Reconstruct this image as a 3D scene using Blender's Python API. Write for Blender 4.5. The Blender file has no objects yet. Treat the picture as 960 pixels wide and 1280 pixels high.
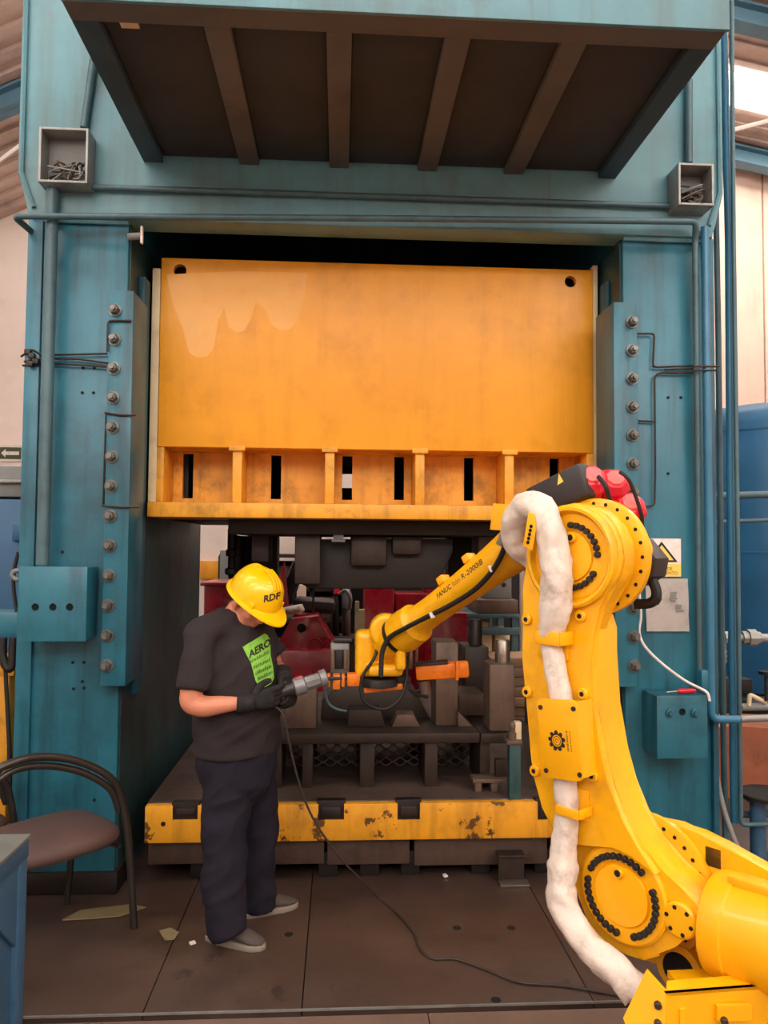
import bpy, bmesh, math, random
from mathutils import Vector, Matrix, noise as mnoise
from mathutils.bvhtree import BVHTree
random.seed(7)
scene = bpy.context.scene
COL = scene.collection
# ------------------------------------------------------------------ camera
FPX, CX, CY, CAMH = 960.0, 480.0, 640.0, 1.75
YAW, PITCH, ROLL = math.radians(3.3), math.radians(2.5), math.radians(0.45)
FWD = Vector((math.sin(YAW)*math.cos(PITCH), math.cos(YAW)*math.cos(PITCH), math.sin(PITCH)))
_r0 = Vector((math.cos(YAW), -math.sin(YAW), 0)); _u0 = _r0.cross(FWD)
RGT = _r0*math.cos(ROLL) + _u0*math.sin(ROLL)
UPV = -_r0*math.sin(ROLL) + _u0*math.cos(ROLL)
CAMP = Vector((0, 0, CAMH))
cd = bpy.data.cameras.new('camera'); cam = bpy.data.objects.new('camera', cd); COL.objects.link(cam)
cd.sensor_fit = 'VERTICAL'; cd.sensor_height = 36.0; cd.lens = FPX*36.0/1280.0
cd.clip_start = 0.05; cd.clip_end = 100
cam.matrix_world = Matrix((RGT, UPV, -FWD)).transposed().to_4x4()
cam.location = CAMP
scene.camera = cam
# ------------------------------------------------------------------ world: even daylight that enters above the added light-blocking wall
w = bpy.data.worlds.new('world'); scene.world = w; w.use_nodes = True
w.node_tree.nodes['Background'].inputs[0].default_value = (1.0, 0.97, 0.93, 1)
w.node_tree.nodes['Background'].inputs[1].default_value = 3.9
# the open band above the added wall behind the camera lets the daylight in
pd_ = bpy.data.lights.new('daylight_portal', 'AREA'); pd_.shape = 'RECTANGLE'; pd_.size = 16.0; pd_.size_y = 4.6; pd_.cycles.is_portal = True
po_ = bpy.data.objects.new('daylight_portal', pd_); COL.objects.link(po_); po_.location = (1.0, -5.9, 6.6); po_.rotation_euler = (math.radians(90), 0, 0)
# ------------------------------------------------------------------ exposure
vs = scene.view_settings
vs.view_transform = 'Standard'; vs.look = 'None'; vs.gamma = 1.0; vs.use_curve_mapping = False
vs.exposure = 0.64
SKYLIGHT = 9.0            # emission of the translucent roof sheets
# ------------------------------------------------------------------ measuring: a pixel of the photograph on a real plane of the place
def ray(x, y): return FWD + RGT*((x-CX)/FPX) - UPV*((y-CY)/FPX)
def at(x, y, Y):
    d = ray(x, y); return CAMP + d*(Y/d.y)
def onz(x, y, Z=0.0):
    d = ray(x, y); return CAMP + d*((Z-CAMH)/d.z)
def atx(x, y, X):
    d = ray(x, y); return CAMP + d*(X/d.x)
# ------------------------------------------------------------------ mesh helpers
def B(): return bmesh.new()
def box(bm, x0, x1, y0, y1, z0, z1, bev=0.0, M=None):
    vs_ = [bm.verts.new((x, y, z)) for x in (x0, x1) for y in (y0, y1) for z in (z0, z1)]
    a = vs_
    fs = [bm.faces.new(f) for f in ((a[0],a[1],a[3],a[2]), (a[4],a[6],a[7],a[5]), (a[0],a[4],a[5],a[1]), (a[2],a[3],a[7],a[6]), (a[0],a[2],a[6],a[4]), (a[1],a[5],a[7],a[3]))]
    if M is not None:
        for v in vs_: v.co = M @ v.co
    if bev > 0:
        es = list({e for f in fs for e in f.edges})
        bmesh.ops.bevel(bm, geom=es, offset=bev, segments=2, affect='EDGES', profile=0.5)
    return bm
def frame_m(o, xa, za):
    """matrix with origin o, x axis xa, z axis as close to za as possible"""
    x = Vector(xa).normalized(); z = Vector(za); y = z.cross(x).normalized(); z = x.cross(y)
    m = Matrix((x, y, z)).transposed().to_4x4(); m.translation = Vector(o); return m
def obox(bm, c, size, xa=(1,0,0), za=(0,0,1), bev=0.0):
    M = frame_m(c, xa, za); s = [v/2 for v in size]
    return box(bm, -s[0], s[0], -s[1], s[1], -s[2], s[2], bev, M)
def ringpts(c, x, y, rx, ry, n, ph=0.0):
    return [c + x*(rx*math.cos(ph+2*math.pi*i/n)) + y*(ry*math.sin(ph+2*math.pi*i/n)) for i in range(n)]
def skin(bm, rings, cap=True, closed=False):
    vr = [[bm.verts.new(p) for p in r] for r in rings]
    n = len(vr[0]); m = len(vr)
    for j in range(m if closed else m-1):
        A, Bq = vr[j], vr[(j+1) % m]
        for i in range(n): bm.faces.new((A[i], A[(i+1) % n], Bq[(i+1) % n], Bq[i]))
    if cap and not closed:
        bm.faces.new(list(reversed(vr[0]))); bm.faces.new(vr[-1])
    return vr
def perp(d):
    d = Vector(d).normalized(); a = Vector((0,0,1)) if abs(d.z) < 0.9 else Vector((1,0,0))
    x = a.cross(d).normalized(); return x, d.cross(x).normalized()
def cyl(bm, p0, p1, r0, r1=None, n=16, ph=0.0):
    p0, p1 = Vector(p0), Vector(p1); x, y = perp(p1-p0); r1 = r0 if r1 is None else r1
    skin(bm, [ringpts(p0, x, y, r0, r0, n, ph), ringpts(p1, x, y, r1, r1, n, ph)]); return bm
def lathe(bm, prof, o, axis, n=24, ph=0.0):
    """prof: list of (radius, height along axis)"""
    o = Vector(o); d = Vector(axis).normalized(); x, y = perp(d)
    skin(bm, [ringpts(o+d*h, x, y, max(r, 1e-4), max(r, 1e-4), n, ph) for r, h in prof]); return bm
def spl(pts, k=6):
    P = [Vector(p) for p in pts]; P = [2*P[0]-P[1]] + P + [2*P[-1]-P[-2]]; out = []
    for i in range(1, len(P)-2):
        a, b, c, d = P[i-1], P[i], P[i+1], P[i+2]
        for j in range(k):
            t = j/k
            out.append(0.5*((2*b) + (c-a)*t + (2*a-5*b+4*c-d)*t*t + (3*b-a-3*c+d)*t**3))
    out.append(P[-2]); return out
def tube(bm, pts, r, n=8, cap=True, wob=0.0, seed=0.0):
    P = [Vector(p) for p in pts]; m = len(P); rings = []
    x = None
    for i in range(m):
        d = (P[min(i+1, m-1)] - P[max(i-1, 0)]).normalized()
        if x is None: x, y = perp(d)
        else:
            x = (x - d*x.dot(d)).normalized(); y = d.cross(x)
        rr = r[i*(len(r)-1)//(m-1)] if isinstance(r, (list, tuple)) else r
        R = ringpts(P[i], x, y, rr, rr, n)
        if wob:
            R = [P[i] + (q-P[i])*(1 + wob*mnoise.noise(q*14 + Vector((seed, 0, 0))) + 0.5*wob*(0.4-abs(mnoise.noise(q*26)))*2 + 0.35*wob*math.sin(4*2*math.pi*k_/n + 7*mnoise.noise(P[i]*7))) for k_, q in enumerate(R)]
        rings.append(R)
    skin(bm, rings, cap); return bm
def elbow(pts, rad, k=5):
    """polyline with rounded corners"""
    P = [Vector(p) for p in pts]; out = [P[0]]
    for i in range(1, len(P)-1):
        a = (P[i-1]-P[i]).normalized(); b = (P[i+1]-P[i]).normalized()
        s = P[i]+a*rad; e = P[i]+b*rad
        for j in range(k+1):
            t = j/k; out.append(s*(1-t)**2 + P[i]*2*t*(1-t) + e*t*t)
    out.append(P[-1]); return out
def prism(bm, outl, fn, c0, c1, bev=0.0):
    """outl: 2-D outline; fn(a, b, c) -> point; extruded between c0 and c1"""
    A = [bm.verts.new(fn(a, b, c0)) for a, b in outl]; Bq = [bm.verts.new(fn(a, b, c1)) for a, b in outl]
    n = len(A); fs = [bm.faces.new(A), bm.faces.new(list(reversed(Bq)))]
    for i in range(n): fs.append(bm.faces.new((A[(i+1) % n], A[i], Bq[i], Bq[(i+1) % n])))
    if bev:
        es = list(fs[1].edges) + list(fs[0].edges)
        bmesh.ops.bevel(bm, geom=list(set(es)), offset=bev, segments=2, affect='EDGES', profile=0.5)
    return bm
def rrect(x0, x1, y0, y1, r, k=4):
    out = []
    for cx, cy, a0 in ((x1-r, y1-r, 0), (x0+r, y1-r, 90), (x0+r, y0+r, 180), (x1-r, y0+r, 270)):
        for j in range(k+1):
            a = math.radians(a0+90*j/k); out.append((cx+r*math.cos(a), cy+r*math.sin(a)))
    return out
def _eval(bm, mods):
    me = bpy.data.meshes.new('tmp'); bm.to_mesh(me); o = bpy.data.objects.new('tmp', me); COL.objects.link(o)
    mods(o); dg = bpy.context.evaluated_depsgraph_get(); dg.update()
    m2 = bpy.data.meshes.new_from_object(o.evaluated_get(dg)); bm.free()
    out = bmesh.new(); out.from_mesh(m2)
    bpy.data.objects.remove(o); bpy.data.meshes.remove(me); bpy.data.meshes.remove(m2); return out
def fuse(bm, voxel, smooth=4, fac=0.5):
    bmesh.ops.recalc_face_normals(bm, faces=bm.faces)
    def mods(o):
        r = o.modifiers.new('r', 'REMESH'); r.mode = 'VOXEL'; r.voxel_size = voxel; r.use_smooth_shade = True
        if smooth:
            s = o.modifiers.new('s', 'SMOOTH'); s.factor = fac; s.iterations = smooth
    return _eval(bm, mods)
def cut(bm, cb):
    bmesh.ops.recalc_face_normals(bm, faces=bm.faces); bmesh.ops.recalc_face_normals(cb, faces=cb.faces)
    cm = bpy.data.meshes.new('cutm'); cb.to_mesh(cm); cb.free(); co = bpy.data.objects.new('cuto', cm); COL.objects.link(co)
    def mods(o):
        b = o.modifiers.new('b', 'BOOLEAN'); b.operation = 'DIFFERENCE'; b.solver = 'EXACT'; b.object = co
    out = _eval(bm, mods); bpy.data.objects.remove(co); bpy.data.meshes.remove(cm); return out
def text_bm(s, size, align='CENTER', shear=0.0, weight=0.0):
    c = bpy.data.curves.new('txt', 'FONT'); c.body = s; c.size = size; c.align_x = align; c.align_y = 'CENTER'
    c.shear = shear; c.offset = weight; c.resolution_u = 3
    o = bpy.data.objects.new('txt', c); COL.objects.link(o)
    dg = bpy.context.evaluated_depsgraph_get(); dg.update()
    m = bpy.data.meshes.new_from_object(o.evaluated_get(dg)); bm = bmesh.new(); bm.from_mesh(m)
    bpy.data.objects.remove(o); bpy.data.curves.remove(c); bpy.data.meshes.remove(m); return bm
def mapv(bm, fn):
    for v in bm.verts: v.co = fn(v.co.x, v.co.y, v.co.z)
    return bm
# ------------------------------------------------------------------ objects, things, parts
WM = {}
def _mesh(name, bm, mat, sm):
    bmesh.ops.recalc_face_normals(bm, faces=bm.faces)
    if sm:
        lim = math.radians(sm)
        for f in bm.faces: f.smooth = True
        for e in bm.edges:
            if len(e.link_faces) == 2 and e.calc_face_angle(0) > lim: e.smooth = False
    me = bpy.data.meshes.new(name); bm.to_mesh(me); bm.free()
    for m in (mat if isinstance(mat, (list, tuple)) else [mat]): me.materials.append(m)
    return me
def obj(name, bm, mat, parent, sm=35, local=False, label=None, kind=None):
    me = _mesh(name, bm, mat, sm); o = bpy.data.objects.new(name, me); COL.objects.link(o)
    M = WM[parent.name]
    if not local: me.transform(M.inverted())
    o.parent = parent; WM[o.name] = M
    if label: o['label'] = label
    if kind: o['kind'] = kind
    return o
def inst(name, me, Mw, parent, local=False):
    o = bpy.data.objects.new(name, me); COL.objects.link(o); M = WM[parent.name]
    o.parent = parent; o.matrix_local = Mw if local else M.inverted() @ Mw
    WM[o.name] = M; return o
def shared(name, bm, mat, sm=35): return _mesh(name, bm, mat, sm)
def thing(name, label, cat, loc, rz=0.0, group=None):
    o = bpy.data.objects.new(name, None); COL.objects.link(o); o.empty_display_size = 0.1
    o.location = loc; o.rotation_euler = (0, 0, rz)
    o['label'] = label; o['category'] = cat
    if group: o['group'] = group
    WM[o.name] = Matrix.Translation(Vector(loc)) @ Matrix.Rotation(rz, 4, 'Z'); return o
def solo(name, bm, mat, label=None, cat=None, group=None, sm=35, kind=None):
    me = _mesh(name, bm, mat, sm)
    xs = [v.co for v in me.vertices]
    o_ = Vector(((min(v.x for v in xs)+max(v.x for v in xs))/2, (min(v.y for v in xs)+max(v.y for v in xs))/2, min(v.z for v in xs)))
    me.transform(Matrix.Translation(-o_)); o = bpy.data.objects.new(name, me); COL.objects.link(o); o.location = o_
    WM[o.name] = Matrix.Translation(o_)
    if label: o['label'] = label
    if cat: o['category'] = cat
    if group: o['group'] = group
    if kind: o['kind'] = kind
    return o
def struct(name, bm, mat, sm=35): return solo(name, bm, mat, sm=sm, kind='structure')
# ------------------------------------------------------------------ materials
def lin(c):
    return tuple(((v/255)/12.92 if v/255 <= 0.04045 else ((v/255+0.055)/1.055)**2.4) for v in c) + (1.0,)
def mat(name, col, rough=0.5, metal=0.0, var=0.12, dirt=None, amt=0.45, dscale=2.0, streak=0.0, chips=None, chip_amt=0.36, chip_scale=9.0, bump=0.05, bscale=60.0, spec=0.5, coat=0.0):
    """painted / worn surface: tone variation, dirt blotches, streaks running down, flaked spots, fine relief"""
    m = bpy.data.materials.new(name); m.use_nodes = True; nt = m.node_tree; N = nt.nodes; Lk = nt.links
    bs = N['Principled BSDF']; geo = N.new('ShaderNodeNewGeometry')
    def noise(scale, detail=5, vec=None, rough_=0.6):
        n = N.new('ShaderNodeTexNoise'); n.inputs['Scale'].default_value = scale; n.inputs['Detail'].default_value = detail; n.inputs['Roughness'].default_value = rough_
        Lk.new(vec or geo.outputs['Position'], n.inputs['Vector']); return n.outputs['Fac']
    def ramp(f, a, b):
        r = N.new('ShaderNodeMapRange'); r.inputs['From Min'].default_value = a; r.inputs['From Max'].default_value = b; r.interpolation_type = 'SMOOTHSTEP'
        Lk.new(f, r.inputs['Value']); return r.outputs['Result']
    def mix(f, a, b):
        x = N.new('ShaderNodeMix'); x.data_type = 'RGBA'
        if isinstance(f, float): x.inputs['Factor'].default_value = f
        else: Lk.new(f, x.inputs['Factor'])
        for s, v in ((x.inputs['A'], a), (x.inputs['B'], b)):
            if isinstance(v, tuple): s.default_value = v
            else: Lk.new(v, s)
        return x.outputs['Result']
    def mul(f, k):
        q = N.new('ShaderNodeMath'); q.operation = 'MULTIPLY'; Lk.new(f, q.inputs[0]); q.inputs[1].default_value = k; return q.outputs[0]
    c = lin(col); lo = tuple(v*(1-var) for v in c[:3])+(1,); hi = tuple(min(1, v*(1+var)) for v in c[:3])+(1,)
    out = mix(ramp(noise(1.7, 6), 0.3, 0.7), lo, hi) if var else None
    if out is None: out = mix(0.0, c, c)
    if dirt:
        d = lin(dirt); out = mix(mul(ramp(noise(dscale, 8, None, 0.7), 0.45, 0.75), amt), out, d)
        if streak:
            mp = N.new('ShaderNodeMapping'); mp.inputs['Scale'].default_value = (9, 9, 0.7); Lk.new(geo.outputs['Position'], mp.inputs['Vector'])
            out = mix(mul(ramp(noise(1.0, 6, mp.outputs['Vector'], 0.65), 0.46, 0.74), streak), out, d)
    if chips:
        out = mix(ramp(noise(chip_scale, 9, None, 0.7), 1-chip_amt, 1-chip_amt+0.03), out, lin(chips))
    Lk.new(out, bs.inputs['Base Color'])
    r = N.new('ShaderNodeMapRange'); r.inputs['To Min'].default_value = max(0.03, rough-0.1); r.inputs['To Max'].default_value = min(1, rough+0.12)
    Lk.new(noise(5.0, 4), r.inputs['Value']); Lk.new(r.outputs['Result'], bs.inputs['Roughness'])
    bs.inputs['Metallic'].default_value = metal; bs.inputs['Specular IOR Level'].default_value = spec; bs.inputs['Coat Weight'].default_value = coat
    if bump:
        bn = N.new('ShaderNodeBump'); bn.inputs['Strength'].default_value = bump; bn.inputs['Distance'].default_value = 0.01
        Lk.new(noise(bscale, 4), bn.inputs['Height']); Lk.new(bn.outputs['Normal'], bs.inputs['Normal'])
    return m
def emit(name, col, s):
    m = bpy.data.materials.new(name); m.use_nodes = True; nt = m.node_tree; nt.nodes.clear()
    e = nt.nodes.new('ShaderNodeEmission'); e.inputs[0].default_value = lin(col); e.inputs[1].default_value = s
    o = nt.nodes.new('ShaderNodeOutputMaterial'); nt.links.new(e.outputs[0], o.inputs[0]); return m
M_TEAL = mat('teal_paint', (42, 110, 130), 0.34, var=0.2, dirt=(22, 50, 56), amt=0.6, dscale=1.3, streak=0.75, chips=(92, 112, 112), chip_amt=0.29, chip_scale=7.0, bump=0.06, bscale=22)
M_TEALC = mat('teal_hazed_paint', (92, 140, 152), 0.4, var=0.14, dirt=(88, 98, 92), amt=0.65, dscale=1.8, streak=0.5, chips=(122, 118, 104), chip_amt=0.30, chip_scale=5.0, bump=0.06, bscale=22)  # weathered crown grey, paled further in the colour to suggest haze
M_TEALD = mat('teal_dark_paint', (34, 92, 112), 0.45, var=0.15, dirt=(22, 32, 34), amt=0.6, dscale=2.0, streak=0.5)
M_DRIP = mat('orange_paint_drip', (251, 178, 80), 0.42, var=0.06, dirt=(244, 162, 44), amt=0.7, dscale=6.0, bump=0.03)
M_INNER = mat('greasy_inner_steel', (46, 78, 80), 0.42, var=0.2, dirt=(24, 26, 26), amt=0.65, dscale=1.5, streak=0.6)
M_BTOP = mat('bolster_top_steel', (84, 68, 61), 0.5, metal=0.15, var=0.25, dirt=(44, 34, 30), amt=0.7, dscale=6.0, bump=0.2, bscale=30)
M_BASE = mat('base_bar_steel', (88, 68, 58), 0.5, metal=0.15, var=0.2, dirt=(44, 32, 27), amt=0.6, dscale=6.0, streak=0.4)
M_RAIL = mat('soffit_rail_paint', (52, 74, 86), 0.6, var=0.15, dirt=(40, 48, 52), amt=0.4)
M_SOFF = mat('soffit_sheet', (58, 57, 59), 0.75, var=0.15, dirt=(34, 31, 30), amt=0.4)
M_SOFFBAR = mat('soffit_bar', (98, 92, 86), 0.7, var=0.15, dirt=(52, 46, 42), amt=0.5)
M_ORANGE = mat('orange_slide_paint', (250, 166, 36), 0.42, var=0.07, dirt=(150, 84, 14), amt=0.28, dscale=2.6, streak=0.14, bump=0.03)
M_ORANGEW = mat('orange_worn_paint', (240, 166, 44), 0.5, var=0.1, dirt=(84, 52, 16), amt=0.6, dscale=5.0, streak=0.4)
M_BOLST = mat('yellow_worn_paint', (238, 164, 34), 0.5, var=0.1, dirt=(90, 52, 18), amt=0.4, dscale=3.0, streak=0.4, chips=(96, 62, 24), chip_amt=0.43, chip_scale=7.0)
M_RYEL = mat('robot_yellow', (247, 181, 8), 0.34, var=0.06, dirt=(178, 116, 20), amt=0.5, dscale=5.0, chips=(140, 92, 30), chip_amt=0.285, chip_scale=26, bump=0.02, coat=0.15)
M_RYEL2 = mat('robot_yellow_deep', (250, 178, 5), 0.34, var=0.04, bump=0.02, coat=0.15)
M_STEEL = mat('dark_tool_steel', (56, 44, 38), 0.5, metal=0.25, var=0.25, dirt=(28, 21, 19), amt=0.7, dscale=5.0, streak=0.4, bump=0.1)
M_STEELB = mat('brown_tool_steel', (104, 85, 72), 0.5, metal=0.2, var=0.2, dirt=(64, 46, 38), amt=0.6, dscale=7.0, streak=0.5, bump=0.08)
M_OILY = mat('oily_black_steel', (34, 26, 23), 0.55, metal=0.2, var=0.3, dirt=(18, 13, 12), amt=0.7, dscale=4.0, bump=0.2, bscale=25)
M_CHROME = mat('ground_steel', (150, 138, 126), 0.28, metal=0.8, var=0.15, dirt=(86, 66, 52), amt=0.5, dscale=9.0)
M_BOLT = mat('grey_bolt_steel', (112, 112, 108), 0.38, metal=0.6, var=0.2, dirt=(58, 46, 40), amt=0.6, dscale=20.0)
M_BLACK = mat('black_rubber', (22, 20, 20), 0.55, var=0.15, bump=0.03)
M_BLACKP = mat('black_plastic', (42, 38, 40), 0.42, var=0.1, dirt=(70, 62, 58), amt=0.25, dscale=8.0)
M_HOLE = mat('dark_hollow', (8, 7, 7), 0.9, var=0.0, bump=0)
M_RED = mat('red_cap_plastic', (214, 22, 50), 0.32, var=0.08, bump=0.02, coat=0.2)
M_REDP = mat('pink_cap_face', (240, 106, 104), 0.4, var=0.08, bump=0.02)
M_MAROON = mat('maroon_machine_paint', (166, 16, 38), 0.28, var=0.15, dirt=(60, 10, 16), amt=0.5, dscale=4.0, coat=0.4)
M_WHITE = mat('white_sleeve_cloth', (222, 208, 196), 0.6, var=0.08, dirt=(136, 116, 104), amt=0.65, dscale=11.0, bump=0.5, bscale=24)
M_PAPER = mat('paper_white', (236, 226, 218), 0.6, var=0.05, dirt=(170, 140, 126), amt=0.4, dscale=16.0, bump=0.02)
M_GREY = mat('grey_paint', (128, 128, 126), 0.5, var=0.12, dirt=(86, 80, 76), amt=0.4)
M_GALV = mat('galvanised_pipe', (150, 150, 146), 0.4, metal=0.35, var=0.15, dirt=(92, 84, 76), amt=0.5, dscale=9.0)
M_PIPEB = mat('blue_pipe_paint', (50, 114, 146), 0.35, var=0.12, dirt=(34, 66, 80), amt=0.4, dscale=5.0, coat=0.1)
M_PIPED = mat('dull_teal_pipe', (72, 102, 110), 0.42, var=0.15, dirt=(46, 58, 58), amt=0.5, dscale=6.0, streak=0.2)
M_TANK = mat('tank_blue_paint', (34, 92, 132), 0.4, var=0.12, dirt=(22, 60, 92), amt=0.4, dscale=1.2)
M_FLOOR = mat('stained_floor', (78, 60, 52), 0.42, var=0.2, dirt=(40, 30, 26), amt=0.8, dscale=1.6, chips=(56, 43, 37), chip_amt=0.40, chip_scale=3.0, bump=0.12, bscale=30)
M_FLOORN = mat('near_concrete', (122, 98, 86), 0.7, var=0.15, dirt=(96, 76, 66), amt=0.5, dscale=4.0, bump=0.15, bscale=40)
M_CORD = mat('grey_brown_cord', (58, 48, 44), 0.6, var=0.1)
M_JOINT = mat('dark_joint', (60, 47, 41), 0.8, var=0.1)
M_WALL = mat('pale_wall', (250, 232, 222), 0.85, var=0.04, dirt=(206, 182, 168), amt=0.4, dscale=1.0, bump=0.03)
M_WALLP = mat('pink_wall_panel', (238, 208, 190), 0.8, var=0.05, dirt=(205, 170, 150), amt=0.4, dscale=1.5, streak=0.2)
M_ROOF = mat('roof_sheet', (204, 180, 168), 0.8, var=0.1, dirt=(128, 104, 92), amt=0.5, dscale=2.0)
M_BEAM = mat('blue_grey_beam', (92, 132, 152), 0.6, var=0.1, dirt=(60, 80, 92), amt=0.4)
M_SKYL = emit('translucent_skylight', (255, 250, 240), SKYLIGHT)
M_CUSH = mat('brown_vinyl', (84, 62, 57), 0.6, var=0.15, dirt=(70, 52, 48), amt=0.5, dscale=8.0, bump=0.1, bscale=120)
M_TUBE = mat('dark_chair_tube', (74, 68, 64), 0.3, metal=0.7, var=0.15)
M_BENCH = mat('bench_blue_paint', (58, 96, 128), 0.5, var=0.15, dirt=(36, 56, 74), amt=0.5, dscale=4.0)
M_WOOD = mat('raw_wood', (176, 140, 112), 0.75, var=0.2, dirt=(120, 88, 66), amt=0.5, dscale=6.0, bump=0.1)
M_CARD = mat('dirty_cardboard', (136, 120, 86), 0.85, var=0.15, dirt=(96, 80, 58), amt=0.5, dscale=9.0)
M_RUST = mat('rust_brown_sheet', (168, 96, 66), 0.7, var=0.2, dirt=(96, 56, 42), amt=0.6, dscale=4.0)
M_ORTOOL = mat('orange_tool_paint', (250, 128, 14), 0.45, var=0.1, dirt=(110, 50, 12), amt=0.5, dscale=14.0, chips=(60, 40, 30), chip_amt=0.33, chip_scale=30)
M_SKIN = mat('skin', (206, 132, 102), 0.5, var=0.05, dirt=(188, 104, 84), amt=0.3, dscale=14.0, bump=0.03, bscale=140)
M_SHIRT = mat('charcoal_cotton', (50, 44, 46), 0.9, var=0.08, dirt=(44, 38, 40), amt=0.4, dscale=6.0, bump=0.12, bscale=160, spec=0.2)
M_TROU = mat('navy_twill', (36, 33, 44), 0.88, var=0.1, dirt=(26, 22, 28), amt=0.4, dscale=8.0, bump=0.12, bscale=160, spec=0.2)
M_GLOVE = mat('black_knit_glove', (36, 34, 35), 0.8, var=0.15, dirt=(84, 78, 74), amt=0.35, dscale=22.0, bump=0.15, bscale=180, spec=0.25)
M_SHOE = mat('taupe_suede', (82, 73, 67), 0.85, var=0.12, dirt=(72, 62, 58), amt=0.4, dscale=14.0, bump=0.1, bscale=150)
M_SOLE = mat('pale_sole_rubber', (140, 128, 114), 0.7, var=0.1, dirt=(120, 104, 92), amt=0.4, dscale=12.0)
M_HAT = mat('hard_hat_yellow', (255, 196, 0), 0.25, var=0.03, bump=0.0, coat=0.3)
M_PRINT = mat('lime_print', (142, 206, 78), 0.8, var=0.08, dirt=(78, 128, 44), amt=0.55, dscale=38.0, bump=0.05)
M_INK = mat('black_ink', (24, 20, 20), 0.6, var=0.0, bump=0)
M_INKB = mat('brown_faded_ink', (140, 92, 20), 0.6, var=0.0, bump=0)
M_HAIR = mat('dark_hair', (38, 28, 24), 0.7, var=0.15, bump=0.3, bscale=200)
M_SIGNY = mat('sign_yellow', (248, 206, 92), 0.5, var=0.03, bump=0)
M_SIGNG = mat('sign_olive', (70, 78, 54), 0.5, var=0.03, bump=0)
M_GREYT = mat('grey_cast_metal', (132, 132, 132), 0.4, metal=0.4, var=0.12, dirt=(84, 82, 80), amt=0.4, dscale=20.0)
M_CREAM = mat('cream_paint', (226, 204, 164), 0.6, var=0.06, dirt=(170, 140, 100), amt=0.4, dscale=7.0)
# ================================================================== THE SETTING
bm = B(); box(bm, -7.2, 9.2, -8, 11.2, -0.3, -0.03)
fl = struct('floor', bm, M_JOINT)
def slab(x0, x1, y0, y1, m, z=0.0):
    b = B(); box(b, x0+0.002, x1-0.002, y0, y1, -0.05, z, 0.003); return obj('floor_plate', b, m, fl)
sx = [-7.2, -2.4, onz(204, 1205).x, onz(381, 1215).x, onz(680, 1140).x, 2.3, 9.2]
for i in range(6): slab(sx[i], sx[i+1], 2.99, 4.36, M_FLOOR)
for x0, x1 in ((-7.2, -1.7), (-1.7, 2.1), (2.1, 9.2)): slab(x0, x1, 4.37, 11.2, M_FLOOR)
for x0, x1 in ((-7.2, -1.2), (-1.2, 0.35), (0.35, 1.9), (1.9, 9.2)): slab(x0, x1, -8, 2.955, M_FLOORN, -0.006)
bm = B(); box(bm, -7.2, 9.2, 2.984, 2.9895, -0.006, 0.002); struct('trim_1', bm, M_GALV)
# walls
bm = B(); box(bm, -7.2, 9.2, 11.0, 11.2, 0, 9.2); wb = struct('wall_back', bm, M_WALL)
for i in range(14):
    b = B(); x = 2.6 + i*0.46; box(b, x+0.012, x+0.448, 10.95, 11.01, 0.02, 8.2, 0.008); obj('wall_panel', b, M_WALLP, wb)
bm = B(); box(bm, -7.3, -7.2, -6, 11.2, 0, 9.0); struct('wall_left', bm, M_WALL)
bm = B(); box(bm, -7.3, 9.3, -6.1, -6.0, 0, 4.8); struct('wall_light_block', bm, M_WALL)  # unseen wall, added and sized to cut the low daylight
bm = B(); box(bm, 9.2, 9.3, -6, 11.2, 0, 9.0); struct('wall_right', bm, M_WALLP)
# gabled roof of ribbed sheet on steel beams
def roofz(x): return 8.75 + 0.5*x if x < 0 else 8.75 - 0.194*x
bm = B(); prism(bm, [(-7.3, roofz(-7.3)), (0, 8.75), (9.3, roofz(9.3)), (9.3, roofz(9.3)+0.1), (0, 8.85), (-7.3, roofz(-7.3)+0.1)], lambda a, b, c: Vector((a, c, b)), -6, 11.3)
ceil = struct('ceiling', bm, M_ROOF)
for i in range(20):
    y = 5.2 + i*0.29
    b = B(); prism(b, [(-6.5, roofz(-6.5)-0.05), (-0.2, roofz(-0.2)-0.05), (-0.2, roofz(-0.2)+0.02), (-6.5, roofz(-6.5)+0.02)], lambda a, q, c: Vector((a, c, q)), y, y+0.12); obj('sheet_rib', b, M_ROOF, ceil)
    b = B(); prism(b, [(0.2, roofz(0.2)-0.03), (8.8, roofz(8.8)-0.03), (8.8, roofz(8.8)+0.02), (0.2, roofz(0.2)+0.02)], lambda a, q, c: Vector((a, c, q)), y, y+0.1); obj('sheet_rib', b, M_ROOF, ceil)
for k, (x0, y0, x1, y1) in enumerate(((-6.8, 8.6, -1.0, 8.6), (-6.8, 5.6, -1.0, 5.6), (1.0, 8.1, 9.0, 8.1), (1.0, 10.6, 9.0, 10.6))):
    b = B(); p0 = Vector((x0, y0, roofz(x0)-0.2)); p1 = Vector((x1, y1, roofz(x1)-0.2))
    for dz in (-0.11, 0.11): obox(b, (p0+p1)/2+Vector((0, 0, dz)), ((p1-p0).length, 0.2, 0.03), p1-p0)
    obox(b, (p0+p1)/2, ((p1-p0).length, 0.03, 0.24), p1-p0)
    obj('roof_beam', b, M_BEAM, ceil)
b = B(); cyl(b, at(-60, 245, 8.0), at(30, 178, 8.0), 0.02, n=6); obj('tie_rod', b, M_PAPER, ceil)
b = B(); cyl(b, at(915, 163, 8.2), at(1010, 138, 8.2), 0.025, n=6); obj('tie_rod', b, M_PAPER, ceil)
k = 1
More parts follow.
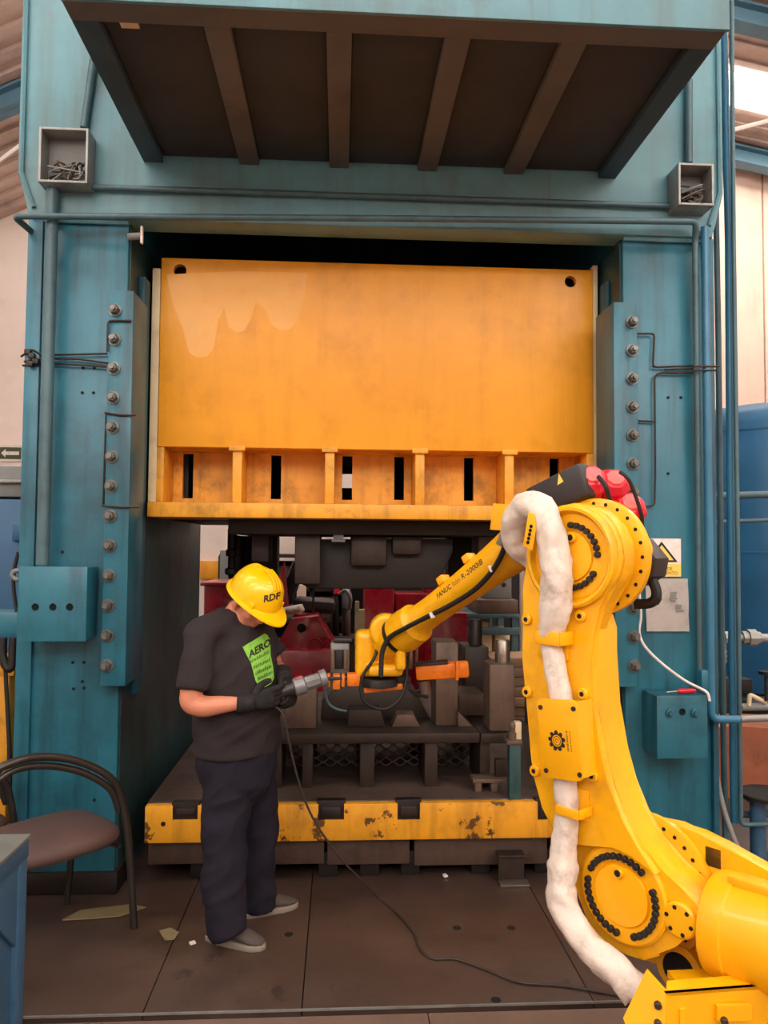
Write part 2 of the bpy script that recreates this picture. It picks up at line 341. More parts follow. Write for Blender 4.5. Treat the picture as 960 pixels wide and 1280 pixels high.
for y in (9.15, 5.2, 1.2, -2.8):
    for x0, x1 in ((2.2, 8.4), (-6.4, -0.6)):
        if y > 9 and x0 < 0: x0 = -3.1  # left strip hidden behind the press, added to brighten the back wall
        b = B(); prism(b, [(x0, roofz(x0)-0.075), (x1, roofz(x1)-0.075), (x1, roofz(x1)-0.055), (x0, roofz(x0)-0.055)], lambda a, q, c: Vector((a, c, q)), y, y+0.6)
        struct('window_%d' % k, b, M_SKYL); k += 1
# ================================================================== PRESS FRAME
PF = thing('hydraulic_press', 'huge teal hydraulic press frame with two columns and a heavy crown', 'press', (0.2, 5.1, 0))
XL0, XL1, XR0, XR1, YF, YB = -1.614, -1.11, 1.51, 2.0, 4.0, 6.2
for x0, x1, inner in ((XL0, XL1, XL1), (XR0, XR1, XR0)):
    b = B(); box(b, x0, x1, YF, YB, 0.0, 3.43, 0.006); c = obj('column', b, M_TEAL, PF)
    b = B(); s = 1 if inner == XL1 else -1
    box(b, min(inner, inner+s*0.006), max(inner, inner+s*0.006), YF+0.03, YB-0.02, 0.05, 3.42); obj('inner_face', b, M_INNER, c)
    b = B(); box(b, x0-0.02, x1+0.02, YF-0.02, YF+0.3, 0, 0.11, 0.01); obj('foot_plate', b, M_OILY, c)
b = B(); box(b, XL0, XL0+0.075, YF-0.022, YF+0.01, 0.1, 3.42, 0.004); obj('edge_flange', b, M_TEAL, PF)
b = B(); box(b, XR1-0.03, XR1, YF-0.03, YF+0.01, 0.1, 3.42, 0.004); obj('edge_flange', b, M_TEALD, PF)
b = B(); prism(b, [(-1.665, 3.64), (-1.60, 3.45), (-1.60, 3.42), (1.99, 3.42), (1.99, 3.47), (2.05, 3.66), (2.05, 5.3), (-1.665, 5.3)], lambda a, q, c: Vector((a, c, q)), 3.955, 4.12, 0.008)
cr = obj('crown', b, M_TEALC, PF)
for x0, x1 in ((-1.66, XL1), (XR0, 2.045)):
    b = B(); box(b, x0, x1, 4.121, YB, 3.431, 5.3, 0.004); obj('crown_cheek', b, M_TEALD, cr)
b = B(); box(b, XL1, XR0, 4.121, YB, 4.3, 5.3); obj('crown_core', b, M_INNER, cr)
b = B(); box(b, XL1+0.001, XR0-0.001, 4.1205, 4.126, 3.425, 4.299); obj('shade_lining', b, M_INNER, cr)  # oily dark linings added so the hollow above the slide reads as shade
b = B(); box(b, XL1, XR0, YB-0.05, YB, 3.3, 4.299); obj('rear_shade_lining', b, M_INNER, cr)
b = B(); tube(b, [(-1.64, 3.945, 5.3), (-1.64, 3.945, 3.64), (-1.575, 3.945, 3.46)], 0.012, 6); obj('weld_bead', b, M_TEALC, cr)
b = B(); tube(b, [(2.025, 3.945, 5.3), (2.025, 3.945, 3.66), (1.965, 3.945, 3.48)], 0.012, 6); obj('weld_bead', b, M_TEALC, cr)
for x0, x1 in ((XL0+0.03, XL1), (XR0, XR1-0.05)):
    b = B(); tube(b, [(x0, 3.99, 3.415), ((x0+x1)/2, 3.985, 3.41), (x1, 3.99, 3.415)], 0.014, 6, wob=0.3); obj('weld_bead', b, M_TEALC, cr)
b = B(); box(b, XL1, XR0, 5.5, 5.56, 3.30, 3.42); obj('top_stop', b, M_INNER, PF)
# hood that overhangs the front of the crown
b = B(); box(b, -1.03, 1.455, 2.77, 3.955, 3.792, 4.6, 0.006); hd = obj('hood', b, M_TEALC, PF)
def hb(n, x0, x1, y0, y1, z0, z1, m): q = B(); box(q, x0, x1, y0, y1, z0, z1, 0.003); return obj(n, q, m, hd)
hb('fascia', -1.035, 1.46, 2.752, 2.769, 3.716, 4.6, M_TEALC)
hb('front_rail', -1.03, 1.455, 2.77, 2.88, 3.72, 3.79, M_SOFFBAR)
hb('side_rail', -1.03, -0.93, 2.88, 3.955, 3.72, 3.79, M_RAIL); hb('side_rail', 1.36, 1.455, 2.88, 3.955, 3.72, 3.79, M_RAIL)
sb = [at(272, 20, 2.9).x, at(424, 28, 2.9).x, at(572, 38, 2.9).x, at(717, 46, 2.9).x]
for x in sb: hb('stiffener', x-0.05, x+0.05, 2.88, 3.955, 3.725, 3.79, M_SOFFBAR)
ex = [-0.93] + sb + [1.36]
for i in range(5): hb('soffit_panel', ex[i]+(0.05 if i else 0.0)+0.002, ex[i+1]-(0.05 if i < 4 else 0.0)-0.002, 2.882, 3.95, 3.755, 3.785, M_SOFF)
p = onz(160, 25, 3.752); q = B(); box(q, p.x-0.035, p.x+0.035, p.y-0.04, p.y+0.04, 3.745, 3.757, 0.002); obj('light_patch', q, M_CREAM, hd)  # pale plate drawn in place of a small light reflection on the soffit
# gib blocks with their bolts
hexb = B(); lathe(hexb, [(0.033, 0), (0.033, 0.008), (0.025, 0.0081)], (0, 0, 0), (0, -1, 0), 14); lathe(hexb, [(0.025, 0.008), (0.025, 0.034), (0.020, 0.040)], (0, 0, 0), (0, -1, 0), 6); cyl(hexb, (0, -0.03, 0), (0, -0.056, 0), 0.013, n=8)
BOLTM = shared('gib_bolt', hexb, M_BOLT, 30)
GY = 3.89
def gib(px0, px1, top, bot, bx, skip):
    z1 = at(px0, top, GY).z; z0 = at(px0, bot, GY).z; x0 = at(px0, 610, GY).x; x1 = at(px1, 610, GY).x
    b = B(); box(b, x0, x1, GY, 4.17, z0, z1, 0.006); g = obj('gib_block', b, M_TEAL, PF)
    zt = at(bx[0], bx[1], GY).z; zb = at(bx[2], bx[3], GY).z; xm = at((bx[0]+bx[2])/2, 610, GY).x
    for i in range(13):
        z = zt + (zb-zt)*i/12
        inst('bolt', BOLTM, Matrix.Translation((xm, GY, z)) @ Matrix.Rotation(i*1.1, 4, 'Y'), g)
    return x0, x1, z0, z1
gl = gib(131, 162, 362, 858, (145, 388, 133, 832), ())
gr = gib(768, 798, 377, 859, (789, 403, 793, 832), ())
b = B(); box(b, -1.103, -1.066, 4.18, 4.29, 0.95, 3.20, 0.004); obj('guide_rail', b, M_TEALD, PF)
b = B(); box(b, 1.482, 1.503, 4.18, 4.29, 0.95, 3.25, 0.004); obj('guide_rail', b, M_TEALD, PF)
b = B(); box(b, -1.10, -0.93, 4.8, 4.9, 2.0, 3.40); obj('slide_guide', b, M_OILY, PF)
b = B(); box(b, 1.44, 1.505, 4.8, 4.9, 2.0, 3.40); obj('slide_guide', b, M_OILY, PF)
# little bracket with white tag at the top of the left column
b = B(); cyl(b, at(160, 296, 3.98), at(176, 295, 3.98), 0.018, n=10); c = obj('limit_switch', b, M_GREY, PF)
b = B(); q = at(178, 295, 3.97); box(b, q.x-0.006, q.x+0.006, 3.95, 3.97, q.z-0.045, q.z+0.045, 0.002); obj('switch_tag', b, M_PAPER, c)
# oil lines
def oil(pts, Y=3.975, r=0.0055, m=None): q = B(); tube(q, elbow([at(x, y, Y) for x, y in pts], 0.02, 3), r, 6); return obj('oil_line', q, m or M_STEEL, PF)
oil([(26, 446), (40, 436), (52, 444), (134, 442)]); oil([(30, 452), (52, 448), (100, 449), (135, 454)]); oil([(28, 457), (52, 454), (100, 456), (136, 459)])
oil([(164, 401), (135, 401), (134, 440)], 3.882); oil([(170, 519), (150, 519), (131, 516)], 3.882); oil([(174, 634), (150, 634), (127, 632)], 3.882); oil([(133, 515), (129, 632)], 3.97)
oil([(797, 417), (818, 417), (816, 458), (820, 459), (872, 457)]); oil([(872, 466), (824, 466), (818, 470), (819, 592), (818, 632), (806, 633)]); oil([(798, 526), (820, 527)]); oil([(872, 461), (830, 462)]); oil([(866, 458), (899, 458)], 3.9); oil([(866, 463), (896, 463)], 3.9)
for x, y in ((35, 440), (40, 445), (45, 452), (38, 455)):
    q = B(); obox(q, at(x, y, 3.955), (0.03, 0.03, 0.026), bev=0.004); obj('line_clamp', q, M_STEEL, PF)
hb_ = B(); cyl(hb_, (0, 0, 0), (0, -0.003, 0), 0.008, n=10); HOLEM = shared('bolt_hole', hb_, M_HOLE)
for x, y in ((103, 491), (117, 491), (104, 460), (118, 460), (46, 320), (835, 497), (851, 497), (835, 592), (91, 828), (105, 828), (92, 861), (105, 860), (103, 852), (78, 690), (118, 1000)):
    inst('bolt_hole', HOLEM, Matrix.Translation(at(x, y, YF-0.0005)), PF)
# ================================================================== PRESS SLIDE
SL = thing('press_slide', 'wide orange painted press slide hanging between the teal columns', 'press slide', (0.22, 4.9, 1.9))
SX0, SX1, SZ0, SZM, SZ1 = -1.012, 1.447, 1.895, 2.30, 3.352
b = B(); box(b, SX0, SX1, 4.30, 4.335, SZM-0.012, SZ1, 0.006)
cb = B()
for x, y, r in ((225, 338, 0.036), (713, 352, 0.033)):
    p = at(x, y, 4.30); cyl(cb, (p.x, 4.2, p.z), (p.x, 4.5, p.z), r, n=24)
obj('face_plate', cut(b, cb), M_ORANGE, SL)
b = B(); prism(b, [(at(x, y, 4.30).x, at(x, y, 4.30).z) for x, y in ((208, 343), (300, 339), (384, 341), (381, 372), (373, 400), (363, 411), (350, 413), (338, 405), (331, 386), (320, 378), (313, 400), (306, 413), (296, 416), (286, 409), (280, 385), (273, 400), (267, 436), (259, 446), (246, 447), (236, 441), (229, 412), (216, 380))], lambda a, q, c: Vector((a, c, q)), 4.2992, 4.3002); obj('paint_drip', b, M_DRIP, SL)
b = B(); box(b, SX0+0.02, SX1-0.02, 4.40, 4.60, SZM+0.02, SZ1-0.02); obj('upper_body', b, M_OILY, SL)
b = B(); box(b, SX0+0.02, SX1-0.02, 4.56, 4.59, SZ0+0.02, SZM+0.03)
cb = B()
for x0, x1, y0, y1 in ((229, 241, 567, 623), (339, 351, 569, 624), (428, 440, 570, 625), (493, 505, 571, 625), (580, 592, 572, 626), (687, 699, 573, 628)):
    p, q = at(x0, y0, 4.56), at(x1, y1, 4.56); box(cb, p.x, q.x, 4.4, 4.7, q.z, p.z)
obj('slotted_web', cut(b, cb), M_ORANGEW, SL)
b = B(); box(b, SX0-0.03, SX1, 4.22, 4.62, SZ0, SZ0+0.082, 0.006); obj('bottom_flange', b, M_ORANGEW, SL)
b = B(); box(b, SX0-0.03, SX1, 4.63, 5.9, SZ0, SZ0+0.1, 0.006); obj('bottom_plate', b, M_OILY, SL)
b = B(); box(b, SX0+0.005, SX1-0.005, 4.336, 4.555, SZM-0.012, SZM+0.018); obj('web_top', b, M_ORANGEW, SL)
for i, x in enumerate((198, 296, 412, 525, 637, 740)):
    X = at(x, 600, 4.30).x; b = B(); box(b, X-0.026, X+0.026, 4.305, 4.555, SZ0+0.083, SZM-0.013, 0.003); obj('rib', b, M_ORANGEW, SL)
    if 0 < i < 5:
        b = B(); box(b, X-0.045, X+0.045, 4.288, 4.299, SZM-0.03, SZM+0.0, 0.003); obj('rib_pad', b, M_ORANGEW, SL)
b = B(); box(b, SX0-0.048, SX0-0.003, 4.303, 4.60, 1.98, SZ1-0.06, 0.004); obj('wear_strip', b, M_CREAM, SL)
b = B(); box(b, SX1+0.001, SX1+0.03, 4.303, 4.60, 1.98, SZ1+0.03, 0.004); obj('wear_strip', b, M_CREAM, SL)
for x0, x1 in ((SX0+0.05, SX0+0.11), (SX1-0.12, SX1-0.06)):
    b = B(); box(b, x0, x1, 4.62, 5.85, 2.0, 3.30); obj('side_wall', b, M_OILY, SL)
b = B(); box(b, SX0+0.02, SX1-0.02, 5.86, 5.90, SZ0+0.1, 3.30); cb = B(); p, q = at(427, 592, 5.86), at(441, 610, 5.86); box(cb, p.x, q.x, 5.8, 6.0, q.z, p.z)
obj('slot_dark_panel', cut(b, cb), M_OILY, SL)  # panel added to keep the slots dark, pierced for one glimpse of light
b = B(); box(b, SX0+0.02, SX1-0.02, 4.61, 5.85, SZM+0.05, SZM+0.08); obj('inner_deck', b, M_OILY, SL)
# ================================================================== BOLSTER
BO = thing('press_bolster', 'flat press bolster with chipped yellow front edge and oily top', 'bolster', (0.22, 4.9, 0.0))
BZ0, BZ1, BX0, BX1, BY = 0.222, 0.412, -0.978, 1.43, 4.05
b = B(); box(b, BX0, BX1, BY+0.052, 5.95, BZ0, BZ1, 0.004); obj('top_plate', b, M_BTOP, BO)
b = B(); box(b, BX0, BX1, BY, BY+0.05, BZ0, BZ1-0.004, 0.004); cb = B(); pk = []
for x0, x1 in ((216, 247), (398, 430), (497, 525), (672, 700)):
    p, q = at(x0, 999, BY), at(x1, 1025, BY); box(cb, p.x, q.x, BY-0.05, BY+0.1, q.z, BZ1+0.05); pk.append((p.x, q.x, q.z))
obj('front_edge', cut(b, cb), M_BOLST, BO)
for x0, x1, z in pk:
    b = B(); box(b, x0-0.008, x1+0.008, BY+0.012, BY+0.06, z-0.006, BZ1+0.012, 0.004); o = obj('lifting_pocket', b, M_OILY, BO)
    b = B(); box(b, x0+0.018, x1-0.018, BY+0.004, BY+0.014, z+0.02, BZ1-0.02, 0.004); obj('pocket_block', b, M_STEEL, o)
b = B(); p = at(204, 1030, BY); cyl(b, (p.x, BY+0.002, p.z), (p.x, BY-0.003, p.z), 0.012, n=12); obj('bolt_hole', b, M_HOLE, BO)
for x0, x1 in ((185, 257), (262, 336), (340, 405), (409, 512), (518, 684), (690, 790)):
    p, q = at(x0, 1057, 4.12), at(x1, 1080, 4.12); b = B(); box(b, p.x, q.x, 4.12, 4.34, q.z, BZ0-0.002, 0.006); obj('base_bar', b, M_BASE, BO)
for x in (410, 462, 513, 601, 680, 250, 310):
    p = at(x, 1082, 4.15); b = B(); box(b, p.x-0.05, p.x+0.05, 4.15, 4.30, 0.0, 0.125, 0.004); obj('foot', b, M_OILY, BO)
b = B(); box(b, BX0+0.1, BX1-0.1, 4.38, 5.9, 0.0, BZ0-0.002); obj('bed', b, M_OILY, BO)
# ================================================================== LOWER DIE ON THE BOLSTER
LD = thing('lower_die', 'lower die set on raised parallels standing on the oily bolster', 'die', (0.25, 4.8, BZ1))
DY = 4.28
def dbox(n, x0, x1, y0, y1, Y0, Y1, m, par, bev=0.006):
    p, q = at(x0, y0, Y0), at(x1, y1, Y0); b = B(); box(b, p.x, q.x, Y0, Y1, q.z, p.z, bev); return obj(n, b, m, par)
PZ = at(450, 917, DY).z; PZ0 = at(450, 930, DY).z
b = B(); box(b, at(335, 917, DY).x, at(600, 917, DY).x, DY, 5.5, PZ0, PZ, 0.008); obj('die_plate', b, M_STEEL, LD)
b = B(); box(b, at(601, 921, DY).x, at(640, 921, DY).x, DY, 4.75, PZ0-0.005, PZ-0.005, 0.008); obj('plate_ear', b, M_STEEL, LD)
for x0, x1 in ((340, 352), (378, 391), (450, 468), (531, 547), (600, 612)):
    X0, X1 = at(x0, 950, DY+.03).x, at(x1, 950, DY+.03).x
    b = B(); box(b, X0, X1, DY+0.03, 4.66, BZ1, PZ0-0.001, 0.004); obj('parallel', b, M_STEEL, LD)
    b = B(); box(b, X0, X1, 4.95, 5.4, BZ1, PZ0-0.001, 0.004); obj('parallel', b, M_STEEL, LD)
def onplate(n, x0, x1, ytop, Y0, Y1, m, zb=None, bev=0.008):
    X0, X1, z1 = at(x0, ytop, Y0).x, at(x1, ytop, Y0).x, at((x0+x1)/2, ytop, Y0).z
    b = B(); box(b, X0, X1, Y0, Y1, PZ if zb is None else zb, z1, bev); return obj(n, b, m, LD)
onplate('guide_block', 356, 396, 862, 4.40, 4.62, M_STEELB)
onplate('guide_block', 545, 573, 803, 4.45, 4.68, M_STEELB)
g = onplate('guide_block', 612, 644, 831, 4.31, 4.50, M_STEELB)
p = at(628, 831, 4.40); b = B(); lathe(b, [(0.052, 0), (0.052, 0.02), (0.043, 0.022), (0.043, 0.155), (0.036, 0.165)], (p.x, 4.40, p.z-0.02), (0, 0, 1), 24); obj('guide_pillar', b, M_CHROME, g)
g = onplate('guide_block', 581, 611, 809, 5.05, 5.35, M_STEEL)
p = at(594, 809, 5.2); b = B(); lathe(b, [(0.075, 0), (0.075, 0.02), (0.045, 0.022), (0.045, 0.19), (0.04, 0.2)], (p.x, 5.2, p.z-0.01), (0, 0, 1), 20); obj('guide_pillar', b, M_STEEL, g)
# forming punch and dull lumps between the blocks
b = B(); prism(b, [(at(400, 900, 4.5).x, PZ), (at(402, 880, 4.5).x, PZ+0.12), (at(430, 862, 4.5).x, PZ+0.2), (at(505, 860, 4.5).x, PZ+0.2), (at(530, 884, 4.5).x, PZ+0.1), (at(541, 900, 4.5).x, PZ)], lambda a, q, c: Vector((a, c, q)), 4.62, 5.2, 0.01); obj('forming_punch', b, M_STEEL, LD)
b = B(); prism(b, [(at(434, 905, 4.4).x, PZ), (at(436, 888, 4.4).x, PZ+0.1), (at(476, 888, 4.4).x, PZ+0.1), (at(482, 905, 4.4).x, PZ)], lambda a, q, c: Vector((a, c, q)), 4.42, 4.56, 0.008); obj('locating_block', b, M_STEEL, LD)
b = B(); prism(b, [(at(490, 905, 4.4).x, PZ), (at(497, 886, 4.4).x, PZ+0.07), (at(518, 886, 4.4).x, PZ+0.07), (at(526, 905, 4.4).x, PZ)], lambda a, q, c: Vector((a, c, q)), 4.42, 4.56, 0.008); obj('locating_block', b, M_STEELB, LD)
b = B(); prism(b, [(at(573, 905, 4.4).x, PZ), (at(573, 880, 4.4).x, PZ+0.09), (at(592, 905, 4.4).x, PZ)], lambda a, q, c: Vector((a, c, q)), 4.42, 4.56, 0.005); obj('gusset', b, M_STEELB, LD)
b = B(); box(b, at(573, 900, 4.7).x, at(606, 900, 4.7).x, 4.7, 5.0, PZ, PZ+0.13, 0.01); obj('locating_block', b, M_STEELB, LD)
# sheet of expanded metal behind the parallels
b = B(); x0, x1 = at(330, 940, 4.72).x, at(598, 940, 4.72).x
for r in range(9):
    z = BZ1+0.012+r*0.025; ph = math.pi*(r % 2); up_ = []; lo_ = []
    for i in range(121):
        X = x0+(x1-x0)*i/120; zz = z+0.0125*math.cos(X*2*math.pi/0.085+ph); up_.append(Vector((X, 4.72, zz+0.0075))); lo_.append(Vector((X, 4.732, zz-0.0075)))
    va = [b.verts.new(v) for v in up_]; vb = [b.verts.new(v) for v in lo_]
    for i in range(120): b.faces.new((va[i], va[i+1], vb[i+1], vb[i]))
solo('expanded_metal_sheet', b, M_GALV, 'expanded metal mesh paled like backlight behind the legs of the lower die', 'metal mesh', sm=60)  # pale strand colour stands in for light passing from behind
# clamp stand on the front right of the bolster
CS = thing('die_clamp', 'square steel clamp post with bolt at the front right of the bolster', 'clamp', (at(643, 1000, 4.12).x, 4.13, BZ1))
dbox('post', 637, 651, 931, 1003, 4.09, 4.15, M_INNER, CS, 0.003); dbox('cap_plate', 634, 653, 926, 931, 4.08, 4.17, M_STEELB, CS, 0.003)
p = at(640, 926, 4.12); b = B(); lathe(b, [(0.024, 0), (0.024, 0.045), (0.014, 0.05), (0.014, 0.07), (0.02, 0.072), (0.02, 0.085), (0.01, 0.1)], (p.x, 4.12, p.z), (0, 0, 1), 12); obj('clamp_bolt', b, M_STEELB, CS)
dbox('packing_block', 644, 652, 903, 926, 4.11, 4.16, M_CREAM, CS, 0.003)
SB = thing('step_block', 'small steel step block beside the clamp post on the bolster', 'block', (at(615, 998, 4.2).x, 4.24, BZ1))
zt = at(615, 974, 4.2).z
b = B(); box(b, at(594, 0, 4.2).x, at(636, 0, 4.2).x, 4.2, 4.3, zt-0.022, zt, 0.003); obj('top_bar', b, M_STEELB, SB)
for x0, x1 in ((597, 605), (616, 624)):
    b = B(); box(b, at(x0, 0, 4.2).x, at(x1, 0, 4.2).x, 4.21, 4.29, BZ1, zt-0.022, 0.003); obj('leg', b, M_STEELB, SB)
dbox('stop', 620, 636, 950, 972, 4.24, 4.29, M_STEEL, SB, 0.003)
# ================================================================== UPPER DIE UNDER THE SLIDE
UD = thing('upper_die', 'dark stepped upper die bolted under the orange slide', 'die', (0.25, 4.9, 1.5))
def ub(n, x0, x1, y1, Y0, Y1, m, ztop=1.81, bev=0.008):
    q = at((x0+x1)/2, y1, Y0); b = B(); box(b, at(x0, y1, Y0).x, at(x1, y1, Y0).x, Y0, Y1, q.z, ztop, bev); return obj(n, b, m, UD)
b = B(); box(b, at(285, 660, 4.45).x, at(632, 660, 4.45).x, 4.45, 5.7, 1.81, SZ0-0.001, 0.006); obj('die_shoe', b, M_OILY, UD)
b = B(); prism(b, [(at(x, y, 4.62).x, at(x, y, 4.62).z) for x, y in ((372, 674), (372, 728), (388, 736), (545, 736), (566, 690), (566, 674))], lambda a, q, c: Vector((a, c, q)), 4.62, 5.5, 0.01); obj('form_block', b, M_OILY, UD)
ub('rear_guide', 297, 346, 742, 5.45, 5.65, M_OILY); ub('rear_guide', 560, 606, 735, 5.45, 5.65, M_OILY); ub('side_block', 368, 400, 730, 4.52, 4.80, M_STEEL)
ub('guide_bush', 314, 336, 702, 4.70, 4.95, M_STEEL); ub('guide_bush', 598, 626, 704, 4.70, 4.95, M_STEELB); ub('guide_bush', 285, 297, 724, 5.1, 5.3, M_OILY)
ub('forming_pad', 438, 484, 708, 4.55, 4.615, M_STEEL, 1.809, 0.02); ub('forming_pad', 490, 528, 694, 4.55, 4.615, M_STEEL, 1.809, 0.02)
p = at(423, 668, 4.5); b = B(); box(b, p.x-0.03, p.x+0.03, 4.47, 4.53, p.z-0.03, p.z+0.06, 0.006); box(b, p.x-0.04, p.x+0.04, 4.46, 4.54, p.z-0.045, p.z-0.03, 0.004); obj('die_stop', b, M_GREY, UD)
p = at(290, 690, 5.05); b = B()
lathe(b, [(0.03, 0), (0.045, 0.01), (0.045, 0.04), (0.025, 0.05), (0.025, 0.12), (0.04, 0.125), (0.04, 0.16), (0.03, 0.17), (0.03, 0.3)], (p.x, 5.05, p.z-0.15), (0, 0, 1), 12); obj('return_cylinder', b, M_OILY, UD)
# ================================================================== BOXES, SIGNS AND LINES FIXED TO THE PRESS
def openbox(name, label, x0, x1, y0, y1, Y0, Y1, seed):
    p, q = at(x0, y0, Y0), at(x1, y1, Y0); t = thing(name, label, 'junction box', ((p.x+q.x)/2, (Y0+Y1)/2, q.z)); th = 0.012
    b = B(); box(b, p.x, q.x, Y1-0.008, Y1, q.z, p.z); obj('back_plate', b, M_GREY, t)
    b = B(); box(b, p.x, p.x+th, Y0, Y1-0.009, q.z, p.z, 0.002); box(b, q.x-th, q.x, Y0, Y1-0.009, q.z, p.z, 0.002); box(b, p.x+th, q.x-th, Y0, Y1-0.009, q.z, q.z+th, 0.002); box(b, p.x+th, q.x-th, Y0, Y1-0.009, p.z-th, p.z, 0.002)
    obj('box_rim', b, M_GALV, t); rnd = random.Random(seed)
    for i in range(9):
        pts = [(rnd.uniform(p.x+0.03, q.x-0.03), rnd.uniform(Y0+0.03, Y1-0.03), q.z+rnd.uniform(0.025, 0.13)) for _ in range(5)]
        b = B(); tube(b, spl(pts, 5), 0.005, 5); obj('wire', b, (M_BLACK, M_STEELB, M_GREY)[i % 3], t)
    return t
openbox('open_junction_box', 'large open steel junction box with loose wires at the upper left of the press', 49, 109, 158, 229, 3.84, 3.953, 3)
openbox('open_junction_box', 'smaller open junction box with tangled wires at the upper right of the press', 848, 893, 203, 257, 3.82, 3.953, 5)
def ctrlbox(label, x0, x1, y0, y1, Y0, Y1, cuts):
    p, q = at(x0, y0, Y0), at(x1, y1, Y0); t = thing('control_box', label, 'electrical box', ((p.x+q.x)/2, (Y0+Y1)/2, q.z))
    b = B(); box(b, p.x, q.x, Y0+0.012, Y1, q.z, p.z, 0.004); obj('housing', b, M_TEAL, t)
    b = B(); box(b, p.x-0.004, q.x+0.004, Y0, Y0+0.011, q.z-0.004, p.z+0.004, 0.003); cb = B()
    for x, y in cuts: c = at(x, y, Y0); cyl(cb, (c.x, Y0-0.02, c.z), (c.x, Y0+0.05, c.z), 0.018, n=20)
    obj('cover', cut(b, cb), M_TEAL, t)
    for x, y in cuts:
        c = at(x, y, Y0); b = B(); cyl(b, (c.x, Y0+0.009, c.z), (c.x, Y0+0.0115, c.z), 0.0185, n=20); obj('dark_opening', b, M_HOLE, t)
    return t
ctrlbox('teal control box with three round holes on the left column', 25, 106, 709, 801, 3.80, 3.975, ((44, 759), (66, 759), (87, 759)))
cbx = ctrlbox('teal control box with two knobs on the right column', 822, 884, 871, 947, 3.80, 3.995, ((853, 890),))
for x in (837, 868):
    c = at(x, 891, 3.80); b = B(); lathe(b, [(0.021, 0), (0.021, 0.012), (0.013, 0.014), (0.013, 0.028)], (c.x, 3.80, c.z), (0, -1, 0), 14); obj('knob', b, M_TEALD, cbx)
c = at(845, 868, 3.9); zt = at(845, 871, 3.80).z+0.004
RS = thing('screwdriver', 'red handled screwdriver lying on the right control box', 'screwdriver', (c.x, 3.86, zt))
b = B(); lathe(b, [(0.006, 0), (0.013, 0.01), (0.013, 0.08), (0.008, 0.1)], (c.x-0.01, 3.86, zt+0.013), (1, 0.1, 0), 10); obj('handle', b, M_RED, RS)
b = B(); cyl(b, (c.x-0.01, 3.86, zt+0.013), (c.x-0.07, 3.854, zt+0.008), 0.004, n=6); obj('blade', b, M_CHROME, RS)
# warning sign and plastic sleeve with paper
p, q = at(803, 673, 3.99), at(851, 721, 3.99)
WS = thing('warning_sign', 'white and yellow warning sign with black triangle on the right column', 'sign', ((p.x+q.x)/2, 3.99, q.z))
b = B(); box(b, p.x, q.x, 3.985, 3.996, q.z, p.z, 0.001); obj('board', b, M_PAPER, WS)
zb = at(830, 705, 3.985).z; b = B(); box(b, p.x+0.002, q.x-0.002, 3.983, 3.985, q.z+0.002, zb); obj('yellow_band', b, M_SIGNY, WS)
def tri(bm_, pts, y): bm_.faces.new([bm_.verts.new((a, y, c)) for a, c in pts]); return bm_
A_, B_, C_ = at(827, 677, 3.983), at(847, 702.5, 3.983), at(807, 702.5, 3.983)
b = B(); prism(b, [(A_.x, A_.z), (B_.x, B_.z), (C_.x, C_.z)], lambda a, z, c: Vector((a, c, z)), 3.982, 3.985); tr = obj('triangle', b, M_INK, WS)
ce = (A_+B_+C_)/3; sc = 0.74
b = B(); prism(b, [((v.x-ce.x)*sc+ce.x, (v.z-ce.z)*sc+ce.z) for v in (A_, B_, C_)], lambda a, z, c: Vector((a, c, z)), 3.980, 3.982); obj('triangle_field', b, M_SIGNY, tr)
for s, y in (('RIESGO DE', 711), ('ATRAPAMIENTO', 716.5)):
    c = at(827, y, 3.982); b = text_bm(s, 0.024 if s[0] == 'R' else 0.0235); mapv(b, lambda x, y_, z: Vector((c.x+x, 3.9822, c.z+y_))); obj('lettering', b, M_INK, WS, sm=0)
p, q = at(806, 723, 3.99), at(859, 789, 3.99); b = B(); n = 10; g = [[b.verts.new((p.x+(q.x-p.x)*i/n + 0.004*j/n, 3.985-0.012*abs(math.sin(i*0.9+j*0.5))*0.5 - 0.006*(i == n), p.z+(q.z-p.z)*j/n)) for i in range(n+1)] for j in range(n+1)]
for j in range(n):
    for i in range(n): b.faces.new((g[j][i], g[j][i+1], g[j+1][i+1], g[j+1][i]))
bmesh.ops.solidify(b, geom=list(b.faces), thickness=0.002)
SP = solo('document_sleeve', b, M_PAPER, 'crumpled clear sleeve with white paper below the warning sign', 'document', sm=50)
for x0, x1, y in ((838, 846, 741), (838, 845, 744.5), (838, 846, 748), (838, 844, 751), (845, 852, 757), (846, 851, 760), (846, 854, 763)):
    a, c = at(x0, y, 3.976), at(x1, y, 3.976); b = B(); box(b, a.x, c.x, 3.974, 3.9755, a.z-0.005, a.z+0.005); obj('print_mark', b, M_GREY, SP)
def line(name, label, cat, pts, r, m, n=10, smooth=0, rad=0.0, group=None):
    b = B(); P = [Vector(q) for q in pts]; P = spl(P, smooth) if smooth else (elbow(P, rad) if rad else P); tube(b, P, r, n); return solo(name, b, m, label, cat, group, sm=50)
line('white_cable', 'thin white cable drooping to the right control box', 'cable', [at(799, 742, 3.93), at(801, 770, 3.93), at(799, 790, 3.93), at(806, 808, 3.9), at(828, 830, 3.88), at(855, 850, 3.86), at(874, 860, 3.80), at(884, 866, 3.775), at(887, 876, 3.775)], 0.0075, M_PAPER, 8, 5)
